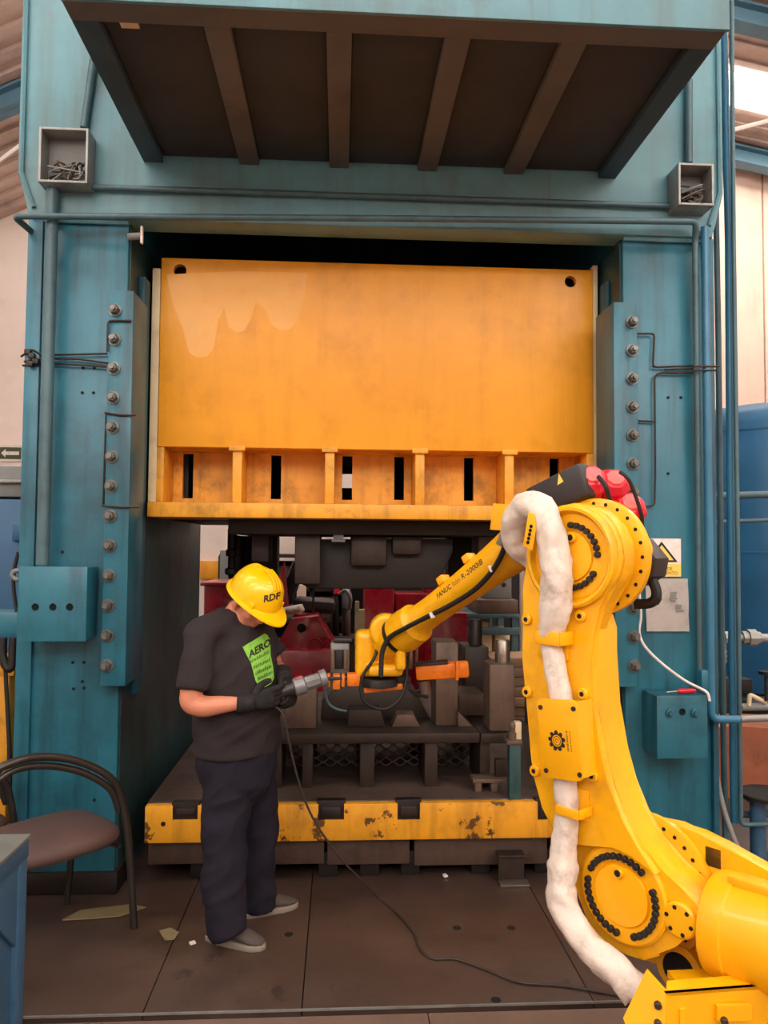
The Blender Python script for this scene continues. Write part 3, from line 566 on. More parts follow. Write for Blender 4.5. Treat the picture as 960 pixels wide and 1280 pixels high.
# conduits and pipes
line('conduit_pipe', 'thick scuffed conduit running down the left column to the three hole box', 'pipe', [at(66, 229, 3.915), at(64, 300, 3.915), at(53, 706, 3.915)], 0.031, M_PIPED, 16)
line('conduit_pipe', 'short conduit above the large open junction box', 'pipe', [at(117, 75, 3.93), at(105, 160, 3.93)], 0.02, M_PIPED, 12)
line('conduit_pipe', 'short conduit above the smaller open junction box', 'pipe', [at(861, 100, 3.93), at(861, 204, 3.93)], 0.02, M_PIPED, 12)
line('crossing_pipe', 'upper thin pipe spanning the crown between the two open boxes', 'pipe', [at(112, 234, 3.93), at(480, 246, 3.93), at(846, 258, 3.93)], 0.016, M_PIPED, 10)
line('crossing_pipe', 'lower thin pipe spanning the full width of the crown', 'pipe', [at(40, 290, 3.99), at(18, 271, 3.86), at(30, 270, 3.86), at(480, 273, 3.86), at(870, 277, 3.86), at(869, 300, 3.93), at(875, 838, 3.965)], 0.0165, M_PIPED, 10, 0, 0.03)
b = B(); p = at(879, 850, 3.94); box(b, p.x-0.022, p.x+0.022, 3.91, 3.975, p.z-0.055, p.z+0.055, 0.006); solo('pull_box', b, M_TEAL, 'small teal pull box where the thin conduit ends on the right column', 'electrical box')
line('blue_pipe', 'thick blue pipe with bottom elbow along the edge of the right column', 'pipe', [at(881, 284, 3.92), at(889, 899, 3.92), at(924, 899.5, 3.92)], 0.021, M_PIPEB, 14, 0, 0.045)
line('pale_pipe', 'pale horizontal pipe leaving the blue pipe elbow towards the right', 'pipe', [at(925, 899, 3.925), at(1010, 895, 3.925)], 0.019, M_GALV, 12)
line('blue_pipe', 'dull teal pipe behind the column edge that drops behind the valves', 'pipe', [at(893, 150, 4.3), at(898, 430, 4.3), at(902, 790, 4.3), at(906, 1005, 4.3), Vector((at(907, 1052, 4.3).x, 4.3, 0.0))], 0.017, M_PIPED, 12)
line('blue_pipe', 'tall blue pipe rising past the roof skylight on the right', 'pipe', [at(903, -40, 4.2), at(911, 300, 4.2), at(913, 600, 4.2), at(918, 1028, 4.2)], 0.022, M_PIPEB, 14)
line('blue_pipe', 'slim light blue pipe with lower elbow right of the tall pipe', 'pipe', [at(914, -40, 4.15), at(917, 300, 4.15), at(921, 600, 4.15), at(926, 1031, 4.15), at(1000, 1029, 4.15)], 0.0125, M_PIPED, 12, 0, 0.03)
for y in (714, 830, 985):
    pass
line('tank_pipe', 'thicker upper horizontal pipe in front of the blue tank', 'pipe', [at(888, 620, 5.0), at(1010, 617, 5.0)], 0.024, M_PIPED, 12)
line('tank_pipe', 'thinner lower horizontal pipe in front of the blue tank', 'pipe', [at(888, 653, 5.0), at(1010, 648, 5.0)], 0.014, M_PIPED, 10)
GP = thing('galvanised_pipe', 'thick galvanised pipe with union nut in front of the tank', 'pipe', at(950, 797, 4.6) - Vector((0, 0, 0.03)))
b = B(); tube(b, elbow([at(901, 845, 4.6), at(902, 797, 4.6), at(1010, 798, 4.6)], 0.04), 0.026, 14); obj('pipe_run', b, M_GALV, GP)
for x0, x1, r in ((927, 934, 0.04), (934, 944, 0.052), (944, 950, 0.036), (904, 911, 0.038)):
    b = B(); cyl(b, at(x0, 797, 4.6), at(x1, 797, 4.6), r, n=8); obj('union_nut', b, M_GALV, GP)
for y in (812, 818, 824):
    b = B(); cyl(b, at(901.5, y, 4.6), at(901.5, y+3.5, 4.6), 0.032, n=14); obj('pipe_thread', b, M_GREY, GP)
line('grey_hose', 'grey hose hanging from the right column down to the floor', 'hose', [at(886, 884, 4.12), at(888, 920, 4.12), at(893, 955, 4.1), at(903, 1005, 4.05), at(916, 1045, 4.0), at(934, 1085, 3.95)], 0.014, M_GREY, 10, 6)
VA = thing('valve_block', 'black and grey valve assembly below the galvanised pipe', 'valve', at(930, 890, 4.7))
b = B(); p, q = at(894, 848, 4.7), at(917, 880, 4.7); box(b, p.x, q.x, 4.7, 4.85, q.z, p.z, 0.006); obj('solenoid', b, M_BLACK, VA)
b = B(); p, q = at(928, 849, 4.75), at(941, 868, 4.75); box(b, p.x, q.x, 4.75, 4.85, q.z, p.z, 0.006); obj('solenoid', b, M_BLACK, VA)
b = B(); p, q = at(893, 880, 4.68), at(975, 893, 4.68); box(b, p.x, q.x, 4.7, 4.85, q.z, p.z, 0.006); obj('manifold', b, M_OILY, VA)
b = B(); tube(b, [at(926, 884, 4.66), at(990, 883, 4.66)], 0.024, 12); obj('pipe_stub', b, M_GREY, VA)
b = B(); tube(b, elbow([at(936, 882, 4.64), at(937, 868, 4.64), at(957, 878, 4.64)], 0.02), 0.014, 10); obj('elbow_fitting', b, M_CREAM, VA)
b = B(); cyl(b, at(958, 876, 4.62), at(958, 842, 4.62), 0.012, n=10); obj('valve_stem', b, M_BLACK, VA)
b = B(); cyl(b, at(958, 843, 4.62), at(958, 839, 4.62), 0.045, n=16); obj('hand_wheel', b, M_BLACK, VA)
line('floor_pipe', 'grey pipe lying low under the slim pipe elbow', 'pipe', [at(924, 1018, 4.3), at(955, 1018, 4.3), at(1000, 1019, 4.3)], 0.018, M_PIPED, 10)
line('floor_pipe', 'grey pipe slanting down from the tall blue pipes', 'pipe', [at(922, 988, 4.35), at(962, 1017, 4.35)], 0.018, M_PIPED, 10)
RSs = thing('round_stand', 'low round dark plate on a navy post beside the pipes', 'stand', (onz(948, 1078).x, onz(948, 1078).y, 0))
c = onz(948, 1078); b = B(); lathe(b, [(0.055, 0), (0.042, 0.01), (0.042, 0.36)], c, (0, 0, 1), 16); obj('post', b, M_BENCH, RSs)
b = B(); lathe(b, [(0.02, 0.36), (0.155, 0.362), (0.155, 0.38), (0.15, 0.384)], c+Vector((0.06, 0, 0)), (0, 0, 1), 28); obj('round_top', b, M_OILY, RSs)
b = B(); p = at(903, 985, 5.3); prism(b, [(p.x-0.2, 0.0), (p.x+1.3, 0.0), (p.x+1.3, 0.42), (at(929, 930, 5.3).x, 0.5), (p.x-0.2, 0.5)], lambda a, z, c_: Vector((a, c_, z)), 5.3, 5.8, 0.01); solo('rusty_bin', b, M_RUST, 'low rust brown sheet metal bin behind the blue pipes', 'bin')
# tank
TK = thing('storage_tank', 'tall round blue storage tank behind the right pipes', 'tank', (4.75, 8.2, 0)); zt = 3.22
b = B(); lathe(b, [(1.0, 0.3), (1.12, 0.34), (1.15, 0.42), (1.15, zt-0.22), (1.12, zt-0.12), (0.95, zt-0.02), (0.6, zt+0.05), (0.02, zt+0.08)], (4.75, 8.2, 0), (0, 0, 1), 64); obj('shell', b, M_TANK, TK, 50)
for z in (zt-0.3, 1.7):
    b = B(); lathe(b, [(1.14, z), (1.158, z+0.002), (1.158, z+0.02), (1.14, z+0.022)], (4.75, 8.2, 0), (0, 0, 1), 64); obj('seam_band', b, M_TANK, TK)
for a in (0.6, 2.2, 3.8, 5.4):
    b = B(); X, Y_ = 4.75+0.85*math.cos(a), 8.2+0.85*math.sin(a); box(b, X-0.06, X+0.06, Y_-0.06, Y_+0.06, 0, 0.4); obj('leg', b, M_TEALD, TK)
# ---------------------------------------------------------------- left edge
ES = thing('exit_sign', 'small exit sign with a white left arrow on the far wall', 'sign', at(13, 577, 10.96))
p, q = at(-2, 556, 10.97), at(28.5, 577, 10.97); b = B(); box(b, p.x, q.x, 10.96, 10.99, q.z, p.z); obj('white_border', b, M_PAPER, ES)
p, q = at(0, 559, 10.96), at(26.5, 574, 10.96); b = B(); box(b, p.x, q.x, 10.955, 10.962, q.z, p.z); obj('sign_face', b, M_SIGNG, ES)
c = at(13, 566.5, 10.95); s = 0.0115; b = B(); prism(b, [(c.x+a*s, c.z+z*s) for a, z in ((-11, 0), (-6, 5), (-6, 2.2), (10, 2.2), (10, -2.2), (-6, -2.2), (-6, -5))], lambda a, z, c_: Vector((a, c_, z)), 10.948, 10.956); obj('arrow', b, M_PAPER, ES)
MC = thing('machine_cabinet', 'blue machine cabinet with grey hood beyond the left column', 'machine', (-3.3, 6.6, 0))
p, q = at(-160, 622, 6.2), at(34, 800, 6.2); b = B(); box(b, p.x, q.x, 6.2, 7.0, 0, p.z, 0.01); obj('body', b, M_TANK, MC)
p, q = at(-160, 580, 6.25), at(34, 600, 6.25); b = B(); box(b, p.x, q.x, 6.25, 7.0, at(0, 621, 6.2).z+0.001, p.z, 0.02); obj('hood', b, M_GREY, MC)
p, q = at(-160, 597, 6.2), at(34, 604, 6.2); b = B(); box(b, p.x, q.x, 6.2, 6.25, q.z, p.z, 0.01); obj('hood_rail', b, M_GALV, MC)
p, q = at(16, 655, 6.17), at(26, 676, 6.17); b = B(); box(b, p.x, q.x, 6.16, 6.2, q.z, p.z, 0.004); obj('door_latch', b, M_TANK, MC)
p, q = at(-80, 766, 4.05), at(24, 795, 4.05); b = B(); box(b, p.x, q.x, 4.05, 4.3, q.z, p.z, 0.008); solo('cable_duct', b, M_TEAL, 'horizontal teal duct entering the left column beside the control box', 'duct')
for i, (lab, m, r, pts) in enumerate((('thick black cable sagging from the teal duct', M_BLACK, 0.022, ((4, 797), (3, 815), (7, 832), (14, 833), (17, 797))),
        ('black cable dropping along the left column edge', M_BLACK, 0.011, ((6, 797), (7, 840), (10, 900), (12, 950), (12, 1010))),
        ('looped pale cable beside the control box', M_GREY, 0.012, ((26, 713), (18, 714), (15, 719), (20, 724), (27, 723))),
        ('thin dark cable running up above the teal duct', M_BLACK, 0.01, ((23, 690), (18, 712), (17, 735), (21, 765))))):
    line('duct_cable', lab, 'cable', [at(x, y, 4.0+0.02*i) for x, y in pts], r, m, 8, 6)
OP = thing('orange_guard_post', 'orange guard post at the far left edge', 'post', (at(4, 900, 5.0).x, 5.0, 0))
p = at(5, 900, 5.0); b = B(); box(b, p.x-0.3, p.x+0.045, 4.95, 5.05, 0, 1.05, 0.006); obj('post', b, M_ORANGEW, OP)
b = B(); box(b, p.x-0.3, at(23, 830, 5.0).x, 4.94, 5.06, at(10, 843, 5).z, at(10, 818, 5).z, 0.005); obj('top_rail', b, M_ORANGEW, OP)
b = B(); p, q = at(2, 905, 5.6), at(20, 960, 5.6); box(b, p.x, q.x, 5.6, 5.9, 0, p.z, 0.01); solo('pale_carton', b, M_WALLP, 'pale carton on the floor behind the orange guard post', 'carton')
# ================================================================== BEYOND THE PRESS OPENING
def pbox(b, x0, x1, y0, y1, Y0, Y1, bev=0.01, zb=None):
    p, q = at(x0, y0, Y0), at(x1, y1, Y0); return box(b, p.x, q.x, Y0, Y1, q.z if zb is None else zb, p.z, bev)
RM = thing('red_machine', 'maroon machine with sloped hood and black seat seen through the press', 'machine', (-0.3, 7.0, 0))
b = B(); pbox(b, 300, 420, 813, 850, 6.6, 7.5, 0.012, 0.25); obj('lower_body', b, M_MAROON, RM)
b = B(); prism(b, [(at(x, y, 6.75).x, at(x, y, 6.75).z) for x, y in ((346, 812), (346, 806), (365, 773), (397, 770), (421, 812))], lambda a, z, c: Vector((a, c, z)), 6.75, 7.3, 0.012); hs = obj('sloped_hood', b, M_MAROON, RM)
b = B(); c = at(377, 785, 6.745); cyl(b, c, c+Vector((0, -0.004, 0)), 0.04, n=18); obj('round_opening', b, M_HOLE, hs)
b = B(); tube(b, elbow([at(386, 812, 6.70), at(386, 799, 6.70), at(402, 799, 6.70), at(402, 812, 6.70)], 0.05), 0.008, 8); obj('grab_handle', b, M_MAROON, hs)
b = B(); pbox(b, 255, 300, 731, 800, 6.9, 7.6, 0.012, 0.25); obj('side_panel', b, M_MAROON, RM)
b = B(); pbox(b, 250, 352, 728, 733, 6.88, 7.65, 0.008); obj('top_ledge', b, M_MAROON, RM)
b = B(); obox(b, at(366, 728, 7.4), (0.12, 0.45, 0.42), (1, 0, -0.35), (0.35, 0, 1), 0.03); obj('seat_back', b, M_BLACK, RM)
b = B(); obox(b, at(393, 756, 7.4), (0.40, 0.5, 0.12), (1, 0, -0.06), (0.06, 0, 1), 0.04); obj('seat_cushion', b, M_BLACKP, RM)
b = B(); tube(b, [at(391, 770, 7.1), at(392, 732, 7.1)], 0.01, 8); obj('lever', b, M_STEEL, RM)
b = B(); prism(b, [(at(x, y, 7.1).x, at(x, y, 7.1).z) for x, y in ((352, 768), (350, 720), (355, 702), (362, 768))], lambda a, z, c: Vector((a, c, z)), 7.1, 7.2); obj('hood_post', b, M_MAROON, RM)
b = B(); c = at(369, 762, 6.95)
for i in range(7): obox(b, c+Vector((random.uniform(-.08, .08), random.uniform(-.05, .05), random.uniform(-.015, .025))), (0.11, 0.08, 0.04), (1, random.uniform(-.6, .6), random.uniform(-.3, .3)), (random.uniform(-.4, .4), 0, 1), 0.01)
solo('rag', fuse(b, 0.014, 3), M_WHITE, 'crumpled white rag on the maroon machine', 'rag', sm=80)
for x, Y in ((315, 6.8), (405, 6.8), (315, 7.35), (405, 7.35)):
    c = at(x, 900, Y); b = B(); lathe(b, [(0.10, -0.04), (0.14, -0.03), (0.14, 0.03), (0.10, 0.04)], (c.x, Y, 0.14), (0, 1, 0), 20); obj('wheel', b, M_BLACK, RM)
SR = thing('filler_rack', 'dark filler rack with shelves behind the maroon machine', 'rack', (at(370, 800, 9.3).x, 9.6, 0))  # made-up rack that covers the pale wall with dark clutter
for x in (288, 346, 399, 438):
    X = at(x, 0, 9.3).x; b = B(); box(b, X-0.03, X+0.03, 9.3, 9.36, 0, at(0, 693, 9.3).z); obj('upright', b, M_OILY, SR)
for y in (693, 735, 775, 815):
    z_ = at(360, y, 9.3).z; b = B(); box(b, at(286, 0, 9.3).x, at(440, 0, 9.3).x, 9.3, 9.9, z_-0.04, z_); obj('shelf', b, M_STEEL, SR)
b = B(); box(b, at(286, 0, 9.3).x, at(440, 0, 9.3).x, 9.9, 9.93, 0, at(0, 700, 9.3).z); obj('back_sheet', b, M_OILY, SR)
for i, (x0, x1, y, h, m) in enumerate(((350, 372, 735, 0.25, M_STEELB), (376, 392, 735, 0.3, M_GREY), (404, 430, 735, 0.22, M_OILY), (300, 330, 735, 0.3, M_RUST), (352, 390, 775, 0.22, M_GREYT), (400, 425, 775, 0.28, M_STEELB))):
    z_ = at(360, y, 9.3).z; b = B(); box(b, at(x0, 0, 9.4).x, at(x1, 0, 9.4).x, 9.4, 9.8, z_, z_+h, 0.02); solo('storage_bin', b, m, ('brown bin on the upper rack shelf', 'grey bin on the upper rack shelf', 'black bin on the upper rack shelf', 'rusty bin on the upper rack shelf', 'grey bin on the lower rack shelf', 'brown bin on the lower rack shelf')[i], 'bin', 'bins on the filler rack')
RP = thing('red_cabinet', 'dark maroon panelled cabinet standing behind the robot wrist', 'cabinet', (at(470, 800, 7.9).x, 8.2, 0))
b = B(); pbox(b, 456, 492, 734, 800, 7.9, 8.5, 0.01, 0.0); obj('panel', b, M_MAROON, RP)
b = B(); pbox(b, 495, 538, 742, 800, 8.0, 8.5, 0.01, 0.0); obj('panel', b, M_MAROON, RP)
b = B(); pbox(b, 533, 556, 690, 800, 8.1, 8.5, 0.01, 0.0); obj('upright', b, M_MAROON, RP)
b = B(); pbox(b, 556, 559, 688, 735, 8.05, 8.1, 0.004); obj('pale_edge', b, M_PAPER, RP)
b = B(); pbox(b, 538, 584, 766, 830, 6.75, 7.17, 0.01, 0.0); bl = solo('red_chest', b, M_MAROON, 'square maroon chest behind the lower die blocks', 'chest')
b = B(); pbox(b, 444, 456, 762, 800, 6.7, 6.76, 0.006, 0.0); box(b, at(451, 0, 6.7).x, at(456, 0, 6.7).x, 6.7, 6.76, at(0, 764, 6.7).z, at(0, 750, 6.7).z, 0.004)
solo('cream_upright', b, M_CREAM, 'cream metal upright behind the robot wrist', 'post')
PU = thing('pump_unit', 'cluttered grey and black pump unit behind the machine seat', 'pump', (at(428, 800, 7.7).x, 7.7, 0))
for n_, x0, x1, y0, y1, m in (('motor', 413, 424, 745, 800, M_BLACK), ('casting', 427, 440, 735, 762, M_GREYT), ('filter', 428, 438, 762, 800, M_STEELB), ('coupling', 416, 426, 734, 744, M_RED)):
    p, q = at((x0+x1)/2, y0, 7.7), at((x0+x1)/2, y1, 7.7); r = at(x1, y0, 7.7).x-p.x
    b = B(); lathe(b, [(r*0.7, 0), (r, 0.02), (r, p.z-q.z-0.06), (r*0.6, p.z-q.z-0.02), (r*0.5, p.z-q.z)], q, (0, 0, 1), 14); obj(n_, b, m, PU)
b = B(); tube(b, spl([at(425, 742, 7.6), at(432, 738, 7.55), at(438, 748, 7.55), (at(436, 762, 7.6))], 6), 0.02, 8); obj('hose', b, M_GALV, PU)
b = B(); pbox(b, 408, 445, 798, 806, 7.55, 8.0, 0.01, 0.0); obj('base_tray', b, M_OILY, PU)
b = B(); pbox(b, 371, 382, 731, 775, 8.6, 8.7, 0.01, 0.0); solo('salmon_board', b, M_WALLP, 'narrow salmon board leaning behind the machine seat', 'board')
b = B(); pbox(b, 250, 275, 701, 724, 10.94, 10.998, 0.01); solo('orange_notice_board', b, M_ORANGE, 'plain orange board on the far wall left of the hard hat', 'board')
b = B(); pbox(b, 275, 286, 688, 760, 9.0, 9.2, 0.01, 0.0); solo('grey_post', b, M_GREY, 'grey post next to the orange panel', 'post')
b = B(); pbox(b, 440, 650, 640, 800, 9.6, 10.6, 0.02, 0.0)
solo('dark_filler', b, M_OILY, 'large dark filler box darkening the back of the press opening', 'machine')  # made-up dark mass that keeps the back of the opening dark
# blue table with parts
BT = thing('parts_table', 'blue steel table loaded with parts behind the lower arm', 'table', (at(615, 820, 7.2).x, 7.5, 0)); tz = at(615, 770, 7.2).z
b = B(); box(b, at(578, 0, 7.2).x, at(650, 0, 7.2).x, 7.2, 8.0, tz-0.02, tz+0.02, 0.004); obj('table_top', b, M_PIPED, BT)
b = B(); box(b, at(578, 0, 7.2).x, at(650, 0, 7.2).x, 7.2, 7.25, tz-0.18, tz-0.11, 0.004); obj('apron_rail', b, M_PIPED, BT)
for x in (594, 615): b = B(); box(b, at(x-1.5, 0, 7.2).x, at(x+1.5, 0, 7.2).x, 7.2, 7.25, tz-0.11, tz-0.02); obj('strut', b, M_PIPED, BT)
for x, Y in ((580, 7.25), (645, 7.25), (580, 7.9), (645, 7.9)):
    X = at(x, 0, 7.2).x; b = B(); box(b, X-0.03, X+0.03, Y-0.03, Y+0.03, 0, tz-0.02); obj('leg', b, M_PIPED, BT)
b = B(); box(b, at(598, 0, 7.25).x, at(647, 0, 7.25).x, 7.22, 7.8, tz+0.021, tz+0.15, 0.01); solo('steel_slab', b, M_STEELB, 'thick brownish steel slab on the blue parts table', 'slab')
GB = thing('grey_device', 'grey boxy device standing on the steel slab', 'device', (at(625, 740, 7.4).x, 7.5, tz+0.151))
b = B(); box(b, at(608, 0, 7.4).x, at(640, 0, 7.4).x, 7.4, 7.7, tz+0.151, tz+0.36, 0.01); obj('case', b, M_GREY, GB)
b = B(); c = at(630, 731, 7.398); cyl(b, c, c+Vector((0, -0.01, 0)), 0.02, n=12); obj('dial', b, M_BLACK, GB)
for x0, x1, y0, lab in ((596, 616, 777, 'pale carton stacked on boards under the blue table'), (618, 638, 786, 'round cornered cream carton under the blue table')):
    b = B(); pbox(b, x0, x1, y0, 802, 7.45, 7.75, 0.03, 0.0); zz = at(0, 802, 7.45).z; solo('carton', b, M_CREAM, lab, 'carton')
WSx = thing('board_stack', 'stack of pale wooden boards on the floor behind the lower die', 'boards', (at(640, 850, 6.75).x, 6.95, 0))
z = 0.0; zt_ = at(0, 822, 6.75).z; nb = 9
for i in range(nb):
    b = B(); h = zt_/nb; box(b, at(612, 0, 6.75).x+random.uniform(-.03, .03), at(668, 0, 6.75).x+random.uniform(-.05, .05), 6.75+random.uniform(-.03, .03), 7.17, z, z+h-0.006, 0.006); obj('board', b, M_WOOD, WSx); z += h
# ================================================================== CHAIRS AND BENCH
def chair(label, off, group):
    o = Vector(off); A = Vector((-0.915, 3.638, 0))
    t = thing('tube_chair', label, 'chair', Vector((-1.2, 3.5, 0))+o, 0, group)
    side = Vector((-0.84, 0.54, 0)); loop = [A, at(161, 1060, 3.62), at(153, 1003, 3.60), at(141, 975, 3.56), at(105, 954, 3.48), at(60, 946, 3.38), at(20, 952, 3.28), at(-12, 975, 3.21), at(-20, 1060, 3.16)]
    loop.append(Vector((loop[-1].x-0.01, loop[-1].y-0.02, 0.0)))
    for k, s in enumerate((Vector((0, 0, 0)), side*0.46)):
        if k == 0: b = B(); tube(b, [p+s+o for p in spl(loop, 6)], 0.017, 12); obj('side_loop', b, M_TUBE, t, 60)
        else:
            for e in (loop[0], loop[-1]): b = B(); e = e+s; tube(b, [e+o, Vector((e.x, e.y, 0.40))+Vector((0.03, -0.01, 0))+o], 0.015, 10); obj('leg', b, M_TUBE, t, 60)
        if k == 0:
            inn = [p+Vector((0, 0, -0.04))+side*0.02 for p in loop[2:8]]; b = B(); tube(b, [p+s+o for p in spl(inn, 6)], 0.016, 12); obj('arm_tube', b, M_TUBE, t, 60)
        b = B(); c0 = loop[1]+s; c1 = loop[-2]+s; c0 = Vector((c0.x, c0.y, 0.395))+side*(0.06-0.12*k); c1 = Vector((c1.x, c1.y, 0.385))+side*(0.06-0.12*k); tube(b, [c0+o, c1+o], 0.011, 8); obj('seat_rail', b, M_TUBE, t)
    for f in (0.12, 0.85):
        q0 = A.lerp(loop[-1], f); q0.z = 0.39; b = B(); tube(b, [q0+o, q0+side*0.46+o], 0.011, 8); obj('cross_rail', b, M_TUBE, t)
    # cushion: rounded square pad
    c = A.lerp(loop[-1], 0.40) + side*0.19; c.z = 0; fx = (loop[-1]-A).normalized(); fx.z = 0; fx.normalize(); sd = Vector((-fx.y, fx.x, 0)); rings = []
    for h, k in ((0.402, 0.84), (0.412, 0.96), (0.435, 1.0), (0.462, 0.97), (0.486, 0.84), (0.500, 0.55), (0.505, 0.15)):
        R = []
        for i in range(28):
            a = 2*math.pi*i/28; ca, sa = math.cos(a), math.sin(a); e = 0.55
            R.append(c+o+fx*(0.27*k*math.copysign(abs(ca)**e, ca))+sd*(0.225*k*math.copysign(abs(sa)**e, sa))+Vector((0, 0, h)))
        rings.append(R)
    b = B(); skin(b, rings); obj('cushion', b, M_CUSH, t, 60)
    return t
chair('dark tube armchair with brown cushion in front of the left column', (0, 0, 0), 'tube armchairs by the left column')
chair('second tube armchair half hidden behind the blue workbench', (-0.55, 0.12, 0), 'tube armchairs by the left column')
WBn = thing('workbench', 'blue steel workbench corner with bare metal top at lower left', 'workbench', (-1.5, 2.1, 0))
bz = 0.75; bx1, by1 = onz(39, 1042, bz)[:2]
b = B(); box(b, -2.1, bx1, 1.35, by1, bz-0.012, bz, 0.002); obj('metal_top', b, M_GALV, WBn)
b = B(); box(b, -2.1, bx1-0.004, 1.36, by1-0.005, bz-0.075, bz-0.013, 0.003); obj('top_frame', b, M_BENCH, WBn)
for y0, y1 in ((by1-0.075, by1-0.008), (1.37, 1.44)):
    b = B(); box(b, bx1-0.07, bx1-0.006, y0, y1, 0, bz-0.076, 0.004); obj('leg', b, M_BENCH, WBn); b = B(); box(b, -2.09, -2.02, y0, y1, 0, bz-0.076, 0.004); obj('leg', b, M_BENCH, WBn)
b = B(); box(b, bx1-0.05, bx1-0.025, 1.45, by1-0.08, 0.12, bz-0.08, 0.003); obj('side_panel', b, M_BENCH, WBn)
b = B(); prism(b, [(by1-0.08, bz-0.08), (by1-0.08, bz-0.34), (by1-0.36, bz-0.08)], lambda a, z, c: Vector((c, a, z)), bx1-0.024, bx1-0.01, 0.003); obj('corner_gusset', b, M_BENCH, WBn)
b = B(); box(b, bx1-0.05, bx1-0.012, 1.45, by1-0.08, 0.10, 0.16, 0.003); obj('lower_rail', b, M_BENCH, WBn)
# ================================================================== SCRAPS ON THE FLOOR
def flat(name, label, cat, pts, m, z=0.004, th=0.006):
    b = B(); P = [onz(x, y, 0) for x, y in pts]; prism(b, [(p.x, p.y) for p in P], lambda a, c, h: Vector((a, c, h)), z, z+th); return solo(name, b, m, label, cat)
flat('cardboard_scrap', 'torn flat cardboard scrap under the tube chair', 'scrap', ((78, 1152), (100, 1140), (160, 1133), (182, 1136), (150, 1147), (114, 1150)), M_CARD)
flat('paper_scrap', 'crumpled pale paper scrap left of the shoe', 'scrap', ((199, 1166), (213, 1162), (224, 1168), (218, 1176), (206, 1177)), M_CARD)
flat('paper_chip', 'tiny white chip beside the shoe', 'scrap', ((236, 1180), (243, 1178), (245, 1181), (238, 1183)), M_PAPER)
flat('bright_chip', 'tiny white chip in front of the bolster', 'scrap', ((553, 1095), (557, 1094), (560, 1097), (555, 1098)), M_PAPER)
SBr = thing('step_bracket', 'bent bright steel bracket leaning at the foot of the bolster', 'bracket', (at(638, 1095, 4.07).x, 4.06, 0))
X0, X1 = at(621, 1080, 4.07).x, at(655, 1080, 4.07).x; zz = at(638, 1066, 4.07).z
b = B(); box(b, X0, X1, 4.03, 4.112, zz-0.012, zz, 0.003); obj('top_flange', b, M_STEEL, SBr)
b = B(); box(b, X0+0.004, X1-0.004, 4.05, 4.062, 0.012, zz-0.012, 0.003); obj('web', b, M_STEEL, SBr)
b = B(); box(b, X0, X1+0.01, 3.98, 4.062, 0.0, 0.012, 0.003); obj('foot_flange', b, M_CHROME, SBr)
fh = B(); cyl(fh, (0, 0, -0.002), (0, 0, 0.0012), 0.02, n=14); FHM = shared('floor_hole', fh, M_HOLE)
for x, y in ((361, 1168), (571, 1160), (639, 1160), (620, 1250)): inst('floor_hole', FHM, Matrix.Translation(onz(x, y, 0.0)), fl)
# ================================================================== ROBOT
RTH = math.radians(129); RO = Vector((1.239, 2.273, 0)); RU = Vector((math.cos(RTH), math.sin(RTH), 0)); RN = Vector((-math.sin(RTH), math.cos(RTH), 0))
RB = thing('industrial_robot', 'large yellow six axis robot arm reaching into the press', 'robot', RO, RTH)
RMAT = WM[RB.name]
def RL(x, y, ly):
    """pixel on the robot's plane at side offset ly, in the robot's own coordinates (forward, side, up)"""
    d = ray(x, y); p = RO + RN*ly; t = (p-CAMP).dot(RN)/d.dot(RN); q = CAMP + d*t - RO
    return Vector((q.dot(RU), ly, q.z))
SIDE = lambda a, b, c: Vector((a, c, b))
def rp(n, bm_, m, par=None, sm=35, label=None): return obj(n, bm_, m, par or RB, sm, True, label)
J2 = Vector((0.312, 0, 0.67)); J3 = Vector((0.480, 0, 1.719))
def ring_at(J, r, ly, a): return Vector((J.x + r*math.cos(a), ly, J.z + r*math.sin(a)))
capb = B(); lathe(capb, [(0.0105, 0), (0.0105, 0.013), (0.0085, 0.015)], (0, 0, 0), (0, 1, 0), 8); CAPM = shared('cap_screw', capb, M_BLACK, 40)
dotb = B(); cyl(dotb, (0, 0, 0), (0, 0.0015, 0), 0.0065, n=8); DOTM = shared('screw_hole', dotb, M_HOLE)
# base and turntable
b = B(); box(b, -0.42, 0.42, -0.42, 0.42, 0, 0.035, 0.006); rp('base_plate', b, M_STEEL)
b = B(); lathe(b, [(0.26, 0.036), (0.22, 0.07), (0.20, 0.16), (0.21, 0.22), (0.22, 0.24)], (0, 0, 0), (0, 0, 1), 40); rp('base', b, M_RYEL)
b = B(); lathe(b, [(0.22, 0.245), (0.235, 0.255), (0.235, 0.32), (0.21, 0.41)], (0, 0, 0), (0, 0, 1), 40); rp('turntable', b, M_RYEL)
oc = [RL(x, y, 0.02) for x, y in ((847, 1031), (872, 1045), (904, 1056), (935, 1075), (960, 1089), (1010, 1112))]
ol = [(p.x, p.z) for p in oc] + [(-0.32, 0.60), (-0.30, 0.40), (0.36, 0.40), (0.46, 0.50), (0.50, 0.62)]
ol += [(J2.x+0.2*math.cos(a), J2.z+0.2*math.sin(a)) for a in (0.0, 0.4, 0.8, 1.2)]
b = B(); prism(b, ol, SIDE, -0.035, 0.02, 0.008); cs = rp('carousel', b, M_RYEL)
b = B(); prism(b, [(0.30, 0.62), (0.10, 0.60), (-0.10, 0.62), (-0.26, 0.60), (-0.26, 0.40), (0.34, 0.40), (0.40, 0.50)], SIDE, -0.24, -0.04, 0.02); rp('carousel_core', b, M_RYEL, cs)
b = B(); lathe(b, [(0.20, 0.0), (0.216, 0.003), (0.216, 0.020), (0.205, 0.024)], (J2.x, 0.02, J2.z), (0, 1, 0), 64); fr = rp('shoulder_flange', b, M_RYEL)
for i in range(30):
    a = 2*math.pi*i/30; inst('screw_hole', DOTM, Matrix.Translation(ring_at(J2, 0.19, 0.0442, a)), fr, True)
